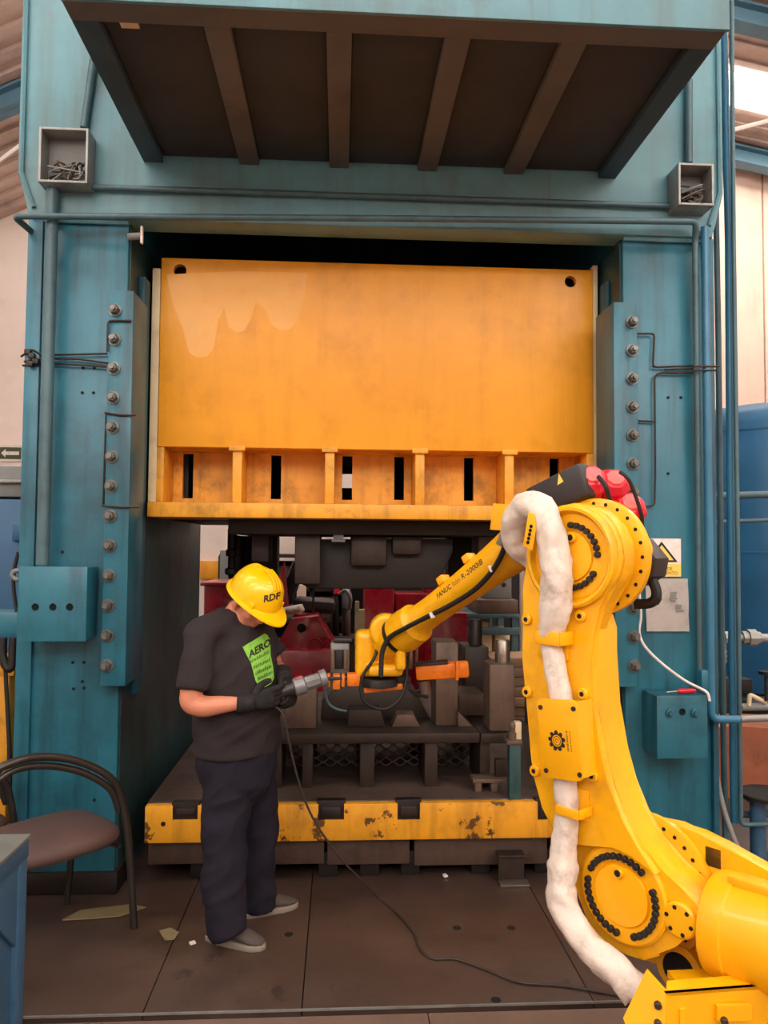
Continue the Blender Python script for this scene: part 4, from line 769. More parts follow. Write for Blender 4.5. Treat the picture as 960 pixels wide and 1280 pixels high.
b = B(); c = RL(858, 1205, 0.0); lathe(b, [(0.075, 0), (0.075, 0.03), (0.06, 0.032)], (c.x, 0.02, c.z), (0, 1, 0), 24); pt = rp('cable_port', b, M_RYEL)
b = B(); cyl(b, (c.x, 0.051, c.z), (c.x, 0.0535, c.z), 0.052, n=24); rp('port_opening', b, M_HOLE, pt)
# lower arm
lower = [(0.603, 0.863), (0.564, 0.793), (0.510, 0.70), (0.478, 0.60), (0.442, 0.518), (0.378, 0.489), (0.308, 0.480), (0.248, 0.487), (0.194, 0.522), (0.150, 0.580), (0.099, 0.612), (0.072, 0.640), (0.062, 0.682), (0.075, 0.725)]
crease = [(0.130, 0.748), (0.184, 0.766), (0.257, 0.826), (0.312, 0.90), (0.345, 0.99), (0.386, 1.085), (0.404, 1.231), (0.412, 1.358), (0.410, 1.48), (0.385, 1.565), (0.335, 1.63)]
top = [(J3.x+0.178*math.cos(a), J3.z+0.178*math.sin(a)) for a in [math.radians(v) for v in range(200, -16, -18)]]
left = [(0.682, 1.60), (0.690, 1.548), (0.684, 1.361), (0.667, 1.225), (0.646, 1.023), (0.633, 0.958)]
b = B(); prism(b, lower + crease[:9] + [(0.425, 1.525), (0.55, 1.535), (0.672, 1.54)] + left[1:], SIDE, 0.047, 0.182, 0.010); la = rp('lower_arm', b, M_RYEL)
b = B(); prism(b, [(0.60, 1.40), (0.46, 1.40)] + crease[8:] + top + left[:2], SIDE, 0.115, 0.1825, 0.008); rp('arm_head', b, M_RYEL)
lip = [(0.555, 0.79), (0.50, 0.776), (0.465, 0.785), (0.414, 0.807), (0.333, 0.825), (0.262, 0.815), (0.195, 0.775)]
b = B(); prism(b, [(0.60, 0.868)] + lip + crease[1:] + top + left, SIDE, 0.183, 0.215, 0.012); rp('arm_face', b, M_RYEL)
# shoulder disc
b = B(); lathe(b, [(0.150, 0), (0.150, 0.012), (0.142, 0.018), (0.098, 0.018), (0.094, 0.014), (0.090, 0.024), (0.04, 0.028), (0.001, 0.028)], (J2.x, 0.183, J2.z), (0, 1, 0), 56); dk = rp('shoulder_cover', b, M_RYEL2)
for i in range(36):
    if i in (0, 12, 13, 24, 25): continue
    a = 2*math.pi*i/36 + 0.3; inst('cap_screw', CAPM, Matrix.Translation(ring_at(J2, 0.117, 0.2005, a)), dk, True)
def boss(x, y, ly, par, r=0.020, hole=0.008, h=0.014):
    c = RL(x, y, ly); q = B(); lathe(q, [(r, 0), (r, h*0.7), (r*0.8, h)], c, (0, 1, 0), 18); o = rp('boss', q, M_RYEL2, par)
    q = B(); cyl(q, c+Vector((0, h, 0)), c+Vector((0, h+0.0015, 0)), hole, n=10); rp('screw_hole', q, M_HOLE, par); return o
boss(775, 1090, 0.205, dk, 0.017, 0.0105, 0.016)
# balancer pin cover
c = RL(852, 1149, 0.183); b = B(); lathe(b, [(0.052, 0), (0.052, 0.012), (0.046, 0.018), (0.001, 0.02)], c, (0, 1, 0), 28); pc = rp('pin_cover', b, M_RYEL)
for i in range(6):
    a = i*math.pi/3+0.2; inst('screw_hole', DOTM, Matrix.Translation(c+Vector((0.038*math.cos(a), 0.0185, 0.038*math.sin(a)))), pc, True)
for x, y in ((660, 774), (727, 770), (660.5, 864.5), (730, 867), (670, 963), (742, 969.5)): boss(x, y, 0.214, la)
# cover plate with emblem
cp = [RL(x, y, 0.300) for x, y in ((672.5, 873), (722.5, 875), (730.5, 977), (682, 970.5))]
CPY = 0.300
def rpoly(P, r, k=4):
    out = []
    for i in range(len(P)):
        a, p, c_ = P[i-1], P[i], P[(i+1) % len(P)]; u_ = (a-p).normalized(); v_ = (c_-p).normalized(); s, e = p+u_*r, p+v_*r
        for j in range(k+1): t = j/k; q = s*(1-t)**2+p*2*t*(1-t)+e*t*t; out.append((q.x, q.z))
    return out
b = B(); prism(b, rpoly(cp, 0.02), SIDE, CPY, CPY+0.01, 0.002); cpl = rp('cover_plate', b, M_RYEL2)
for i0, i1 in ((0, 3), (1, 2)):
    e0_, e1_ = cp[i0], cp[i1]; inw = (cp[1]-cp[0]).normalized()*(0.02 if i0 == 0 else -0.02); P4 = [e0_+inw*0.3, e1_+inw*0.3, e1_+inw, e0_+inw]; P4 = [ce_+(q_-ce_)*0.94 for ce_ in [(e0_+e1_)/2+inw*0.5] for q_ in P4]
    b = B(); prism(b, [(q_.x, q_.z) for q_ in P4], SIDE, 0.2155, CPY-0.0005); rp('cover_spacer', b, M_RYEL, cpl)
for x, y in ((676, 884), (717, 886), (683, 963), (725, 968.5)):
    c = RL(x, y, CPY+0.01); b = B(); cyl(b, c, c+Vector((0, 0.004, 0)), 0.008, n=8); rp('screw', b, M_STEEL, cpl)
gc = RL(696, 926, CPY+0.0112); gu = (cp[1]-cp[0]).normalized(); gv = (cp[0]-cp[3]).normalized()
gl = lambda a, q, h=0.0: gc + gu*a + gv*q + Vector((0, h, 0))
def annulus(bm_, r0, r1, n=24, a0=0.0, a1=2*math.pi, h=0.0):
    for i in range(n):
        t0, t1 = a0+(a1-a0)*i/n, a0+(a1-a0)*(i+1)/n
        bm_.faces.new([bm_.verts.new(gl(r*math.cos(t), r*math.sin(t), h)) for r, t in ((r0, t0), (r1, t0), (r1, t1), (r0, t1))])
b = B(); annulus(b, 0.0185, 0.0245); annulus(b, 0.0125, 0.0145); annulus(b, 0.0045, 0.0065, 14, -0.3, 5.0)
for i in range(9):
    a = 2*math.pi*i/9+0.17; f_ = [b.verts.new(gl(0.0262*math.cos(a)+0.0068*math.cos(2*math.pi*j/10), 0.0262*math.sin(a)+0.0068*math.sin(2*math.pi*j/10), 0.0003)) for j in range(10)]; b.faces.new(f_)
rp('emblem', b, M_INK, cpl, 0)
b = B(); rnd = random.Random(4)
for col, wd in ((0.040, 0.0065), (0.052, 0.003)):
    q = -0.030
    while q < 0.028:
        h = rnd.uniform(0.003, 0.007); b.faces.new([b.verts.new(gl(col+sx_, q+sy_)) for sx_, sy_ in ((-wd/2, 0), (wd/2, 0), (wd/2, h), (-wd/2, h))]); q += h+rnd.uniform(0.0015, 0.004)
rp('emblem_lettering', b, M_INKB, cpl, 0)
# hose clamps on the lower arm
def clamp(x0, x1, y0, y1, fx0, fx1, fy0, fy1):
    p, q = RL(x0, y0, 0.30), RL(x1, y1, 0.30); q2 = B(); box(q2, q.x, p.x, 0.292, 0.30, q.z, p.z, 0.002); box(q2, q.x-0.004, q.x+0.004, 0.222, 0.292, q.z, p.z, 0.002); box(q2, p.x-0.004, p.x+0.004, 0.222, 0.292, q.z, p.z, 0.002)
    o = rp('hose_clamp', q2, M_RYEL2); p, q = RL(fx0, fy0, 0.222), RL(fx1, fy1, 0.222); q2 = B(); box(q2, q.x, p.x, 0.2155, 0.222, q.z, p.z, 0.002); rp('clamp_plate', q2, M_RYEL2, o)
    for t in (0.2, 0.8): c = Vector(((p.x+q.x)/2-0.012, 0.222, q.z+(p.z-q.z)*t)); inst('screw_hole', DOTM, Matrix.Translation(c), o, True)
clamp(669, 698, 788, 808, 672, 710, 784, 826); clamp(694, 722, 1006, 1026, 696, 735, 978, 1028)
# elbow disc
b = B(); lathe(b, [(0.170, 0), (0.170, 0.02), (0.162, 0.026), (0.152, 0.024), (0.146, 0.006), (0.141, 0.002)], (J3.x, 0.2155, J3.z), (0, 1, 0), 64); rp('elbow_rim', b, M_RYEL)
b = B(); lathe(b, [(0.140, 0), (0.140, 0.004), (0.086, 0.004), (0.084, 0.001), (0.081, 0.010), (0.03, 0.012), (0.001, 0.012)], (J3.x, 0.2160, J3.z), (0, 1, 0), 56); ed = rp('elbow_cover', b, M_RYEL2)
for i in range(30):
    if i in (26, 27, 4, 5, 14, 15): continue
    a = 2*math.pi*i/30+0.35; inst('cap_screw', CAPM, Matrix.Translation(ring_at(J3, 0.104, 0.2200, a)), ed, True)
boss(716, 672, 0.226, ed, 0.017, 0.0105, 0.016)
b = B(); lathe(b, [(0.178, 0.0), (0.199, 0.004), (0.199, 0.026), (0.190, 0.031)], (J3.x, 0.052, J3.z), (0, 1, 0), 64); ef = rp('elbow_flange', b, M_RYEL)
for i in range(24):
    a = 2*math.pi*i/24; inst('screw_hole', DOTM, Matrix.Translation(ring_at(J3, 0.181, 0.0832, a)), ef, True)
# forearm
FS = math.radians(31); fd = Vector((math.cos(FS), 0, -math.sin(FS))); fu = Vector((math.sin(FS), 0, math.cos(FS))); A0 = Vector((0.594, 0.0, 1.913))
FP = lambda s, h=0.0, ly=0.0: A0 + fd*s + fu*h + Vector((0, ly, 0))
b = B(); lathe(b, [(0.150, -0.105), (0.150, 0.0), (0.145, 0.06), (0.12, 0.12)], (J3.x, 0.010, J3.z), (0, -1, 0), 48)
obox(b, FP(0.16, -0.05, -0.04), (0.30, 0.17, 0.20), fd, fu, 0.05)
obox(b, FP(0.02, -0.10, -0.06), (0.24, 0.15, 0.16), fd, fu, 0.04)
rp('elbow_housing', fuse(b, 0.010, 5), M_RYEL, sm=80)
prof = [(0.10, 0.11), (0.18, 0.108), (0.30, 0.092), (0.45, 0.078), (0.65, 0.068), (0.85, 0.064), (0.93, 0.066), (0.955, 0.074), (0.97, 0.088), (1.06, 0.094), (1.085, 0.090), (1.09, 0.080)]
def frad(s):
    for (s0, r0), (s1, r1) in zip(prof, prof[1:]):
        if s0 <= s <= s1: return r0+(r1-r0)*(s-s0)/(s1-s0)
    return prof[-1][1]
b = B(); lathe(b, [(r, s) for s, r in prof], A0, fd, 48); fa = rp('forearm', b, M_RYEL)
b = B(); lathe(b, [(0.078, 1.091), (0.087, 1.094), (0.087, 1.112), (0.078, 1.115)], A0, fd, 40); rp('wrist_seal', b, M_BLACK)
for x, y in ((556, 719), (590, 697)):
    p = RL(x, y, 0.0); s = (p-A0).dot(fd); b = B(); obox(b, FP(s, frad(s)+0.006, 0.02), (0.04, 0.05, 0.035), fd, fu, 0.006); rp('lug', b, M_RYEL2, fa)
# lettering wrapped on the forearm
e0, e1 = RL(547, 746, 0.06), RL(607, 701, 0.06); s0, s1 = (e0-A0).dot(fd), (e1-A0).dot(fd); hm = ((e0-A0).dot(fu)+(e1-A0).dot(fu))/2
def wrap_text(txt, sc_, width, m, wt):
    t = text_bm(txt, 0.045, weight=wt); xs = [v.co.x for v in t.verts]; k = width/(max(xs)-min(xs)); mid = (max(xs)+min(xs))/2
    def f(x, y, z):
        s = sc_ - (x-mid)*k; r = frad(s)+0.0012; ph = math.asin(max(-0.95, min(0.95, hm/r))) + y*0.72/r; return FP(s, r*math.sin(ph), r*math.cos(ph))
    mapv(t, f); rp('lettering', t, m, fa, 0)
Lt = abs(s1-s0); wrap_text('FANUC', s0-Lt*0.16, Lt*0.31, M_INK, 0.0006); wrap_text('Robot', s0-Lt*0.435, Lt*0.17, M_INKB, 0.0); wrap_text('R-2000iB', s0-Lt*0.775, Lt*0.44, M_INK, 0.0004)
# wrist
b = B(); lathe(b, [(0.074, 1.114), (0.074, 1.15), (0.068, 1.20), (0.05, 1.23)], A0, fd, 36); rp('wrist', b, M_RYEL)
wc = RL(474, 818, 0.0)
b = B(); wj = RL(483, 788, 0.0); hx = RMAT.inverted().to_3x3() @ Vector((1, 0, 0)); hy_ = RMAT.inverted().to_3x3() @ Vector((0, 1, 0))
lathe(b, [(0.066, -0.055), (0.078, -0.045), (0.078, 0.045), (0.066, 0.055)], wj, hy_, 28)
wl = RL(457, 816, 0.03); obox(b, wl, (0.098, 0.13, 0.215), hx, (0, 0, 1), 0.028)
wb_ = RL(481, 836, 0.0); obox(b, wb_, (0.16, 0.14, 0.055), hx, (0, 0, 1), 0.02)
wr_ = RL(500, 816, 0.0); obox(b, wr_, (0.045, 0.12, 0.15), hx, (0, 0, 1), 0.018)
wk_ = RL(482, 818, -0.03); obox(b, wk_, (0.12, 0.05, 0.13), hx, (0, 0, 1), 0.015)
rp('wrist_head', fuse(b, 0.005, 5), M_RYEL, sm=80)
b = B(); lathe(b, [(0.085, 0), (0.09, 0.008), (0.09, 0.035), (0.07, 0.04)], wc+Vector((0, 0, -0.105)), (0, 0, -1), 28); rp('tool_flange', b, M_BLACK)
# hose along the forearm
hp = [RL(x, y, ly) for x, y, ly in ((640, 660, 0.12), (633, 678, 0.115), (625, 698, 0.10), (612, 718, 0.09), (592, 738, 0.082), (562, 757, 0.078), (530, 773, 0.092), (505, 786, 0.105), (487, 797, 0.105), (478, 815, 0.115), (476, 846, 0.12))]
b = B(); tube(b, spl(hp, 6), 0.011, 8); rp('black_hose', b, M_BLACK, sm=60)
b = B(); tube(b, spl([RL(x, y, 0.14) for x, y in ((641, 660), (632, 668), (628, 676), (640, 682), (655, 697))], 5), 0.012, 8); rp('hose_strap', b, M_BLACK, sm=60)
b = B(); tube(b, [RL(x, y, 0.16) for x, y in ((625, 681), (629, 671), (636, 668))], 0.016, 8); rp('hose_fitting', b, M_GREYT)
for x, y in ((614, 711), (540, 769)):
    c = RL(x, y, 0.098); b = B(); obox(b, c, (0.008, 0.02, 0.028), fd, fu, 0.002); rp('cable_tie', b, M_PAPER)
# motors
p0, p1 = RL(676, 630, 0.05), RL(737, 601, 0.05); md = (p1-p0).normalized(); mu = Vector((0, 1, 0)).cross(md).normalized(); mu = mu if mu.z > 0 else -mu
b = B(); obox(b, (p0+p1)/2, ((p1-p0).length+0.03, 0.12, 0.125), md, mu, 0.016); mo = rp('motor_cover', b, M_BLACKP)
c = (p0+p1)/2+md*0.03+mu*0.035+Vector((0, 0.0605, 0)); s = 0.017; b = B(); prism(b, [(-0.6*s, -s), (s, -s*0.9), (0.5*s, s*1.1)], lambda a, q, h: c+md*a+mu*q+Vector((0, h, 0)), 0, 0.0012); rp('warning_sticker', b, M_SIGNY, mo)
capd = (-fd*0.75 + Vector((0, 0.55, 0.15))).normalized()
def redcap(x, y, ly, r, par_motor=True):
    c_ = RL(x, y, ly); q = B(); lathe(q, [(r*1.02, -0.06), (r*1.05, -0.02), (r*1.0, -0.006), (r*0.70, 0.018), (r*0.60, 0.021)], c_, capd, 8, 0.39); o = rp('encoder_cap', q, M_RED, sm=20)
    q = B(); lathe(q, [(r*0.52, 0.0212), (r*0.5, 0.026), (r*0.2, 0.027)], c_, capd, 8, 0.39); rp('cap_face', q, M_REDP, o, 20)
    q = B(); obox(q, c_-capd*0.10, (0.10, r*1.5, r*1.5), capd, (0, 0, 1), 0.01); rp('motor_body', q, M_BLACKP); return o
redcap(739, 598, 0.05, 0.064); redcap(767, 602, -0.03, 0.062); redcap(787, 632, -0.06, 0.064)
b = B(); tube(b, spl([RL(748, 596, 0.07), RL(756, 606, 0.08), RL(761, 620, 0.06), RL(765, 632, 0.03)], 5), 0.008, 8); rp('motor_cable', b, M_BLACK)
b = B(); tube(b, spl([RL(775, 590, 0.0), RL(783, 596, 0.0), RL(790, 608, -0.02), RL(801, 640, -0.05), RL(803, 660, -0.08)], 5), 0.007, 8); rp('motor_cable', b, M_BLACK)
# black motor behind the elbow flange
ol = [RL(x, y, -0.11) for x, y in ((788, 668), (812, 674), (832, 698), (828, 720), (808, 732), (786, 735))]
b = B(); prism(b, [(q.x, q.z) for q in ol], SIDE, -0.14, -0.045, 0.008); m2 = rp('elbow_motor', b, M_BLACKP)
b = B(); tr3 = [RL(x, y, -0.045) for x, y in ((805, 679), (815, 691), (809, 690))]; prism(b, [(q.x, q.z) for q in tr3], SIDE, -0.0445, -0.043); rp('warning_sticker', b, M_SIGNY, m2)
b = B(); tube(b, elbow([RL(814, 722, -0.09), RL(823, 743, -0.09), RL(816, 755, -0.09), RL(795, 755, -0.09)], 0.03), 0.018, 10); rp('motor_connector', b, M_BLACK, m2)
# white fabric sleeve over the hoses
sp_ = [RL(x, y, ly) for x, y, ly in ((668, 702, 0.16), (652, 690, 0.19), (642, 672, 0.22), (644, 650, 0.25), (658, 633, 0.27), (676, 638, 0.275), (687, 660, 0.275), (693, 690, 0.275), (696, 725, 0.275), (693, 765, 0.27), (688, 798, 0.258), (694, 835, 0.258), (702, 872, 0.255), (705, 920, 0.255), (707, 982, 0.255), (708, 1015, 0.258), (706, 1045, 0.26), (703, 1080, 0.27), (702, 1110, 0.28), (708, 1140, 0.285), (726, 1170, 0.285), (748, 1194, 0.28), (773, 1214, 0.27), (797, 1240, 0.26))]
rr = [0.036, 0.040, 0.044, 0.046, 0.047, 0.047, 0.046, 0.048, 0.048, 0.044, 0.034, 0.036, 0.036, 0.034, 0.034, 0.036, 0.038, 0.044, 0.047, 0.047, 0.046, 0.046, 0.046, 0.045]
b = B(); tube(b, spl(sp_, 6), [rr[min(len(rr)-1, i//6)] for i in range(6*(len(sp_)-1)+1)], 28, True, 0.18, 3.0); rp('hose_sleeve', b, M_WHITE, sm=80)
# yellow bracket and strap that carry the sleeve at the elbow
pl_ = [RL(x, y, 0.12) for x, y in ((616, 629), (640, 631), (634, 664), (612, 662))]
b = B(); prism(b, [(q.x, q.z) for q in pl_], SIDE, 0.10, 0.12, 0.003); rp('hose_bracket', b, M_RYEL2)
pl_ = [RL(x, y, 0.335) for x, y in ((660, 640), (668, 643), (669, 658), (664, 688), (653, 682), (658, 656))]
b = B(); prism(b, [(q.x, q.z) for q in pl_], SIDE, 0.325, 0.335, 0.003); st = rp('sleeve_strap', b, M_RYEL2)
for x, y in ((664, 658), (663, 663), (662, 668), (661, 673), (660, 678)): inst('screw_hole', DOTM, Matrix.Translation(RL(x, y, 0.3352)), st, True)
# balancer cylinder behind the shoulder
b = B(); bc = RL(893, 1150, 0.08)
lathe(b, [(0.10, 0), (0.145, 0.012), (0.150, 0.03), (0.150, 0.075), (0.144, 0.08), (0.144, 0.55), (0.12, 0.58)], (bc.x, 0.08, bc.z), (-1, 0, 0.03), 56); bl_ = rp('balancer', b, M_RYEL2)
b = B(); obox(b, Vector((bc.x-0.16, 0.10, bc.z+0.15)), (0.20, 0.06, 0.03), (1, 0, 0), (0, 0, 1), 0.006); rp('balancer_rib', b, M_RYEL, bl_)
b = B(); cyl(b, (bc.x-0.01, 0.10, bc.z), (0.118, 0.10, 0.666), 0.035, n=16); rp('balancer_rod', b, M_CHROME, bl_)
b = B(); q = RL(895, 1070, 0.0); obox(b, (q.x, -0.02, q.z), (0.06, 0.08, 0.07), bev=0.006); rp('recess_shade', b, M_BLACK, cs)  # black block set in as the dark of the recess beside the barrel
# cable guard at the base, bent yellow sheet
def wloc(v): return RMAT.inverted() @ v
GZ = 0.56; g0, g1, g2 = onz(807, 1214, GZ), onz(832, 1242, GZ), onz(1000, 1229, GZ)
def wsheet(bm_, pts, off):
    lo = [bm_.verts.new(wloc(Vector(p))) for p in pts]; hi = [bm_.verts.new(wloc(Vector(p)+off)) for p in pts]; k = len(pts)
    bm_.faces.new(lo); bm_.faces.new(hi[::-1])
    for i in range(k): bm_.faces.new((lo[(i+1) % k], lo[i], hi[i], hi[(i+1) % k]))
dn = lambda v, z, dx=0.0: Vector((v.x+dx, v.y, z))
b = B(); wsheet(b, [g1, g2, dn(g2, 0.30), dn(g1, 0.30, 0.004)], Vector((0.0, 0.012, 0))); gd = rp('cable_guard', b, M_RYEL2)
b = B(); hh = onz(789, 1256, GZ-0.03); wsheet(b, [g0, g1, dn(g1, 0.30), Vector((hh.x+0.01, hh.y+0.02, GZ-0.14)), Vector((hh.x, hh.y+0.06, GZ-0.10))], Vector((0.01, 0.012, 0))); rp('guard_wing', b, M_RYEL2, gd)
b = B(); wsheet(b, [g1, g2, g2+Vector((0, 0.06, 0)), g1+Vector((0.03, 0.06, 0))], Vector((0, 0, -0.008))); rp('guard_lip', b, M_RYEL, gd)
b = B(); wsheet(b, [g1+Vector((0.10, 0.04, -0.06)), g2+Vector((0, 0.04, -0.06)), g2+Vector((0, 0.20, -0.06)), g1+Vector((0.10, 0.22, -0.06))], Vector((0, 0, -0.02))); rp('guard_bracket', b, M_RYEL, gd)
for x0, x1, y0, y1 in ((850, 858, 1262, 1280), (897, 940, 1258, 1276)):
    p, q = at(x0, y0, g1.y-0.003), at(x1, y1, g1.y-0.003); b = B(); wsheet(b, [(p.x, p.y, p.z), (q.x, p.y, p.z), (q.x, p.y, q.z), (p.x, p.y, q.z)], Vector((0, 0.012, 0))); rp('guard_pad', b, M_RYEL2, gd)
for x, y in ((822, 1255), (822, 1278), (905, 1275)):
    p = at(x, y, g1.y+0.012 if x < 830 else g1.y-0.004); b = B(); lathe(b, [(0.010, 0), (0.010, 0.012), (0.007, 0.014)], wloc(p), RMAT.inverted().to_3x3() @ Vector((-0.3, -1, 0)), 8); rp('guard_bolt', b, M_STEEL, gd)
# ================================================================== GRIPPER ON THE ROBOT FLANGE
GR = thing('robot_gripper', 'orange and black gripper tool hanging from the robot wrist', 'gripper', at(470, 880, 3.6))
def gb(n, pts, w_, h_, m, bev=0.006, par=None, up=(0, 0, 1)):
    a, c_ = at(*pts[0]), at(*pts[1]); q = B(); obox(q, (a+c_)/2, ((c_-a).length, w_, h_), c_-a, up, bev); return obj(n, q, m, par or GR)
gb('mounting_bar', ((452, 850, 3.60), (512, 848, 3.60)), 0.10, 0.035, M_BLACK)
gb('side_plate', ((406, 846, 3.58), (445, 844, 3.60)), 0.12, 0.018, M_BLACKP)
ar = gb('gripper_arm', ((520, 840, 3.62), (586, 836, 3.58)), 0.075, 0.072, M_ORTOOL, 0.012)
gb('arm_clip', ((569, 838, 3.55), (573, 838, 3.55)), 0.04, 0.085, M_ORTOOL, 0.004, ar)
gb('arm_shadow_plate', ((520, 830, 3.62), (560, 827, 3.6)), 0.09, 0.012, M_STEEL, 0.003, ar)
for x0, x1, y0, y1 in ((409, 413, 843, 858), (416, 425, 843, 861), (427, 431, 843, 858), (434, 450, 842, 857)):
    p, q = at(x0, y0, 3.55), at(x1, y1, 3.55); b = B(); box(b, p.x, q.x, 3.53, 3.60, q.z, p.z, 0.005); obj('orange_jaw', b, M_ORTOOL, GR)
gb('lower_bar', ((455, 862, 3.56), (503, 857, 3.56)), 0.05, 0.026, M_ORTOOL, 0.005)
gb('lower_bar_mark', ((476, 857.5, 3.534), (488, 856.5, 3.534)), 0.004, 0.012, M_INK, 0.0)
cu = thing('pneumatic_clamp', 'grey pneumatic clamp with two rods left of the robot wrist', 'clamp', at(425, 842, 3.6))
p, q = at(413, 803, 3.62), at(437, 842, 3.62); b = B(); box(b, p.x, q.x, 3.62, 3.70, q.z, p.z, 0.01); obj('body', b, M_GREYT, cu)
p, q = at(419, 812, 3.62), at(429, 836, 3.62); b = B(); box(b, p.x, q.x, 3.612, 3.622, q.z, p.z, 0.004); obj('window', b, M_BLACK, cu)
for x in (416, 432):
    b = B(); cyl(b, at(x, 835, 3.60), at(x, 812, 3.60), 0.011, n=10); obj('rod', b, M_CHROME, cu)
p, q = at(417, 798, 3.60), at(440, 803, 3.60); b = B(); box(b, p.x, q.x, 3.60, 3.70, q.z, p.z, 0.004); obj('top_plate', b, M_BLACKP, cu)
for x, y0, y1 in ((439, 800, 842), (442, 806, 842)):
    b = B(); cyl(b, at(x, y1, 3.66), at(x, y0, 3.66), 0.010, n=8); obj('rear_rod', b, M_STEEL, cu)
b = B(); cyl(b, at(513, 836, 3.66), at(513, 806, 3.66), 0.012, n=10); cyl(b, at(520, 836, 3.68), at(521, 804, 3.68), 0.008, n=8); cyl(b, at(508, 836, 3.68), at(511, 796, 3.70), 0.014, n=8); obj('air_fitting', b, M_CHROME, GR)
b = B(); lathe(b, [(0.02, 0), (0.03, 0.01), (0.03, 0.07), (0.02, 0.075)], at(529, 848, 3.64), (0.15, 0, -1), 14); obj('air_cylinder', b, M_STEELB, GR)
b = B(); tube(b, spl([at(530, 862, 3.63), at(515, 866, 3.62), at(535, 872, 3.62)], 4), 0.008, 6); obj('air_line', b, M_BLACK, GR)
b = B(); tube(b, spl([at(474, 800, 3.52), at(468, 822, 3.48), at(455, 842, 3.48), at(451, 860, 3.48), at(456, 877, 3.48), at(472, 886, 3.49), at(488, 884, 3.5), at(502, 870, 3.5), at(508, 848, 3.52), at(507, 826, 3.54)], 6), 0.0078, 8); obj('hose_loop', b, M_BLACK, GR, 60)
b = B(); tube(b, spl([at(406, 862, 3.6), at(410, 878, 3.6), at(420, 886, 3.6), at(433, 889, 3.6)], 5), 0.006, 6); obj('air_line', b, M_PIPED, GR)
# ================================================================== THE PERSON
PE = thing('person', 'person in yellow hard hat, dark printed shirt and navy trousers, bent over a hand tool', 'person', (-0.41, 3.58, 0))
by = math.radians(38); BD = Vector((math.cos(by), -math.sin(by), 0)); BS = Vector((-math.sin(by), -math.cos(by), 0))
def er(c, a, b_, n=24, x=None, y=None): return ringpts(Vector(c), x or BD, y or BS, a, b_, n)
TILT = (BD*1.0 + Vector((0, 0, -0.42)))
def torso(rows, g=0.0):
    b = B(); skin(b, [er(at(px, py, 3.57), a+g, w_+g) for px, py, a, w_ in rows]); return b
TR = [(297, 970, 0.130, 0.150), (297, 938, 0.170, 0.185), (297, 905, 0.182, 0.190), (297, 870, 0.180, 0.192), (294, 835, 0.160, 0.196), (291, 805, 0.135, 0.200), (290, 785, 0.110, 0.185), (292, 771, 0.085, 0.135), (296, 763, 0.066, 0.075), (298, 757, 0.058, 0.060)]
ARN = [(at(254, 793, 3.40), 0.066), (at(246, 830, 3.36), 0.060), (at(239, 866, 3.34), 0.052), (at(240, 879, 3.335), 0.050), (at(256, 883, 3.335), 0.050), (at(276, 881, 3.33), 0.042), (at(300, 879, 3.335), 0.031), (at(312, 878, 3.345), 0.030)]
ARF = [(at(325, 788, 3.71), 0.060), (at(336, 815, 3.77), 0.054), (at(343, 834, 3.80), 0.047), (at(348, 837, 3.73), 0.044), (at(351, 840, 3.65), 0.038), (at(354, 845, 3.57), 0.030)]
LGN = [(at(284, 962, 3.50), 0.080), (at(283, 1010, 3.485), 0.078), (at(283, 1060, 3.475), 0.062), (at(282, 1100, 3.47), 0.058), (at(283, 1150, 3.465), 0.042), (at(284, 1168, 3.46), 0.042)]
LGF = [(at(312, 962, 3.66), 0.080), (at(318, 1010, 3.70), 0.078), (at(321, 1055, 3.73), 0.062), (at(320, 1090, 3.75), 0.058), (at(320, 1125, 3.765), 0.042), (at(321, 1138, 3.77), 0.042)]
def limb(b, chain, g=0.0, k=5, n=14):
    P = spl([p for p, r in chain], k); R = []
    for i in range(len(chain)-1):
        for j in range(k): R.append(chain[i][1]+(chain[i+1][1]-chain[i][1])*j/k)
    R.append(chain[-1][1]); x = None; rings = []
    for i, p in enumerate(P):
        d = (P[min(i+1, len(P)-1)]-P[max(i-1, 0)]).normalized()
        if x is None: x, y = perp(d)
        else: x = (x-d*x.dot(d)).normalized(); y = d.cross(x)
        rings.append(ringpts(p, x, y, R[i]+g, R[i]+g, n))
    skin(b, rings); return b
def ball(b, c, r, ax=None, n=14, m=9):
    c = Vector(c); X, Y_, Z = ax or (Vector((1, 0, 0)), Vector((0, 1, 0)), Vector((0, 0, 1))); rx, ry, rz = r if isinstance(r, tuple) else (r, r, r); rings = []
    for j in range(m):
        t = math.pi*(j+0.5)/m; rings.append([c+X*(rx*math.sin(t)*math.cos(2*math.pi*i/n))+Y_*(ry*math.sin(t)*math.sin(2*math.pi*i/n))+Z*(rz*math.cos(t)) for i in range(n)])
    skin(b, rings); return b
hy, ht = math.radians(40), math.radians(33)
HF = Vector((math.cos(ht)*math.cos(hy), -math.cos(ht)*math.sin(hy), -math.sin(ht))); HU = Vector((math.sin(ht)*math.cos(hy), -math.sin(ht)*math.sin(hy), math.cos(ht))); HS = HF.cross(HU)
HC = at(313, 750, 3.53); HA = (HF, HS, HU)
hp_ = lambda f, s, u: HC + HF*f + HS*s + HU*u
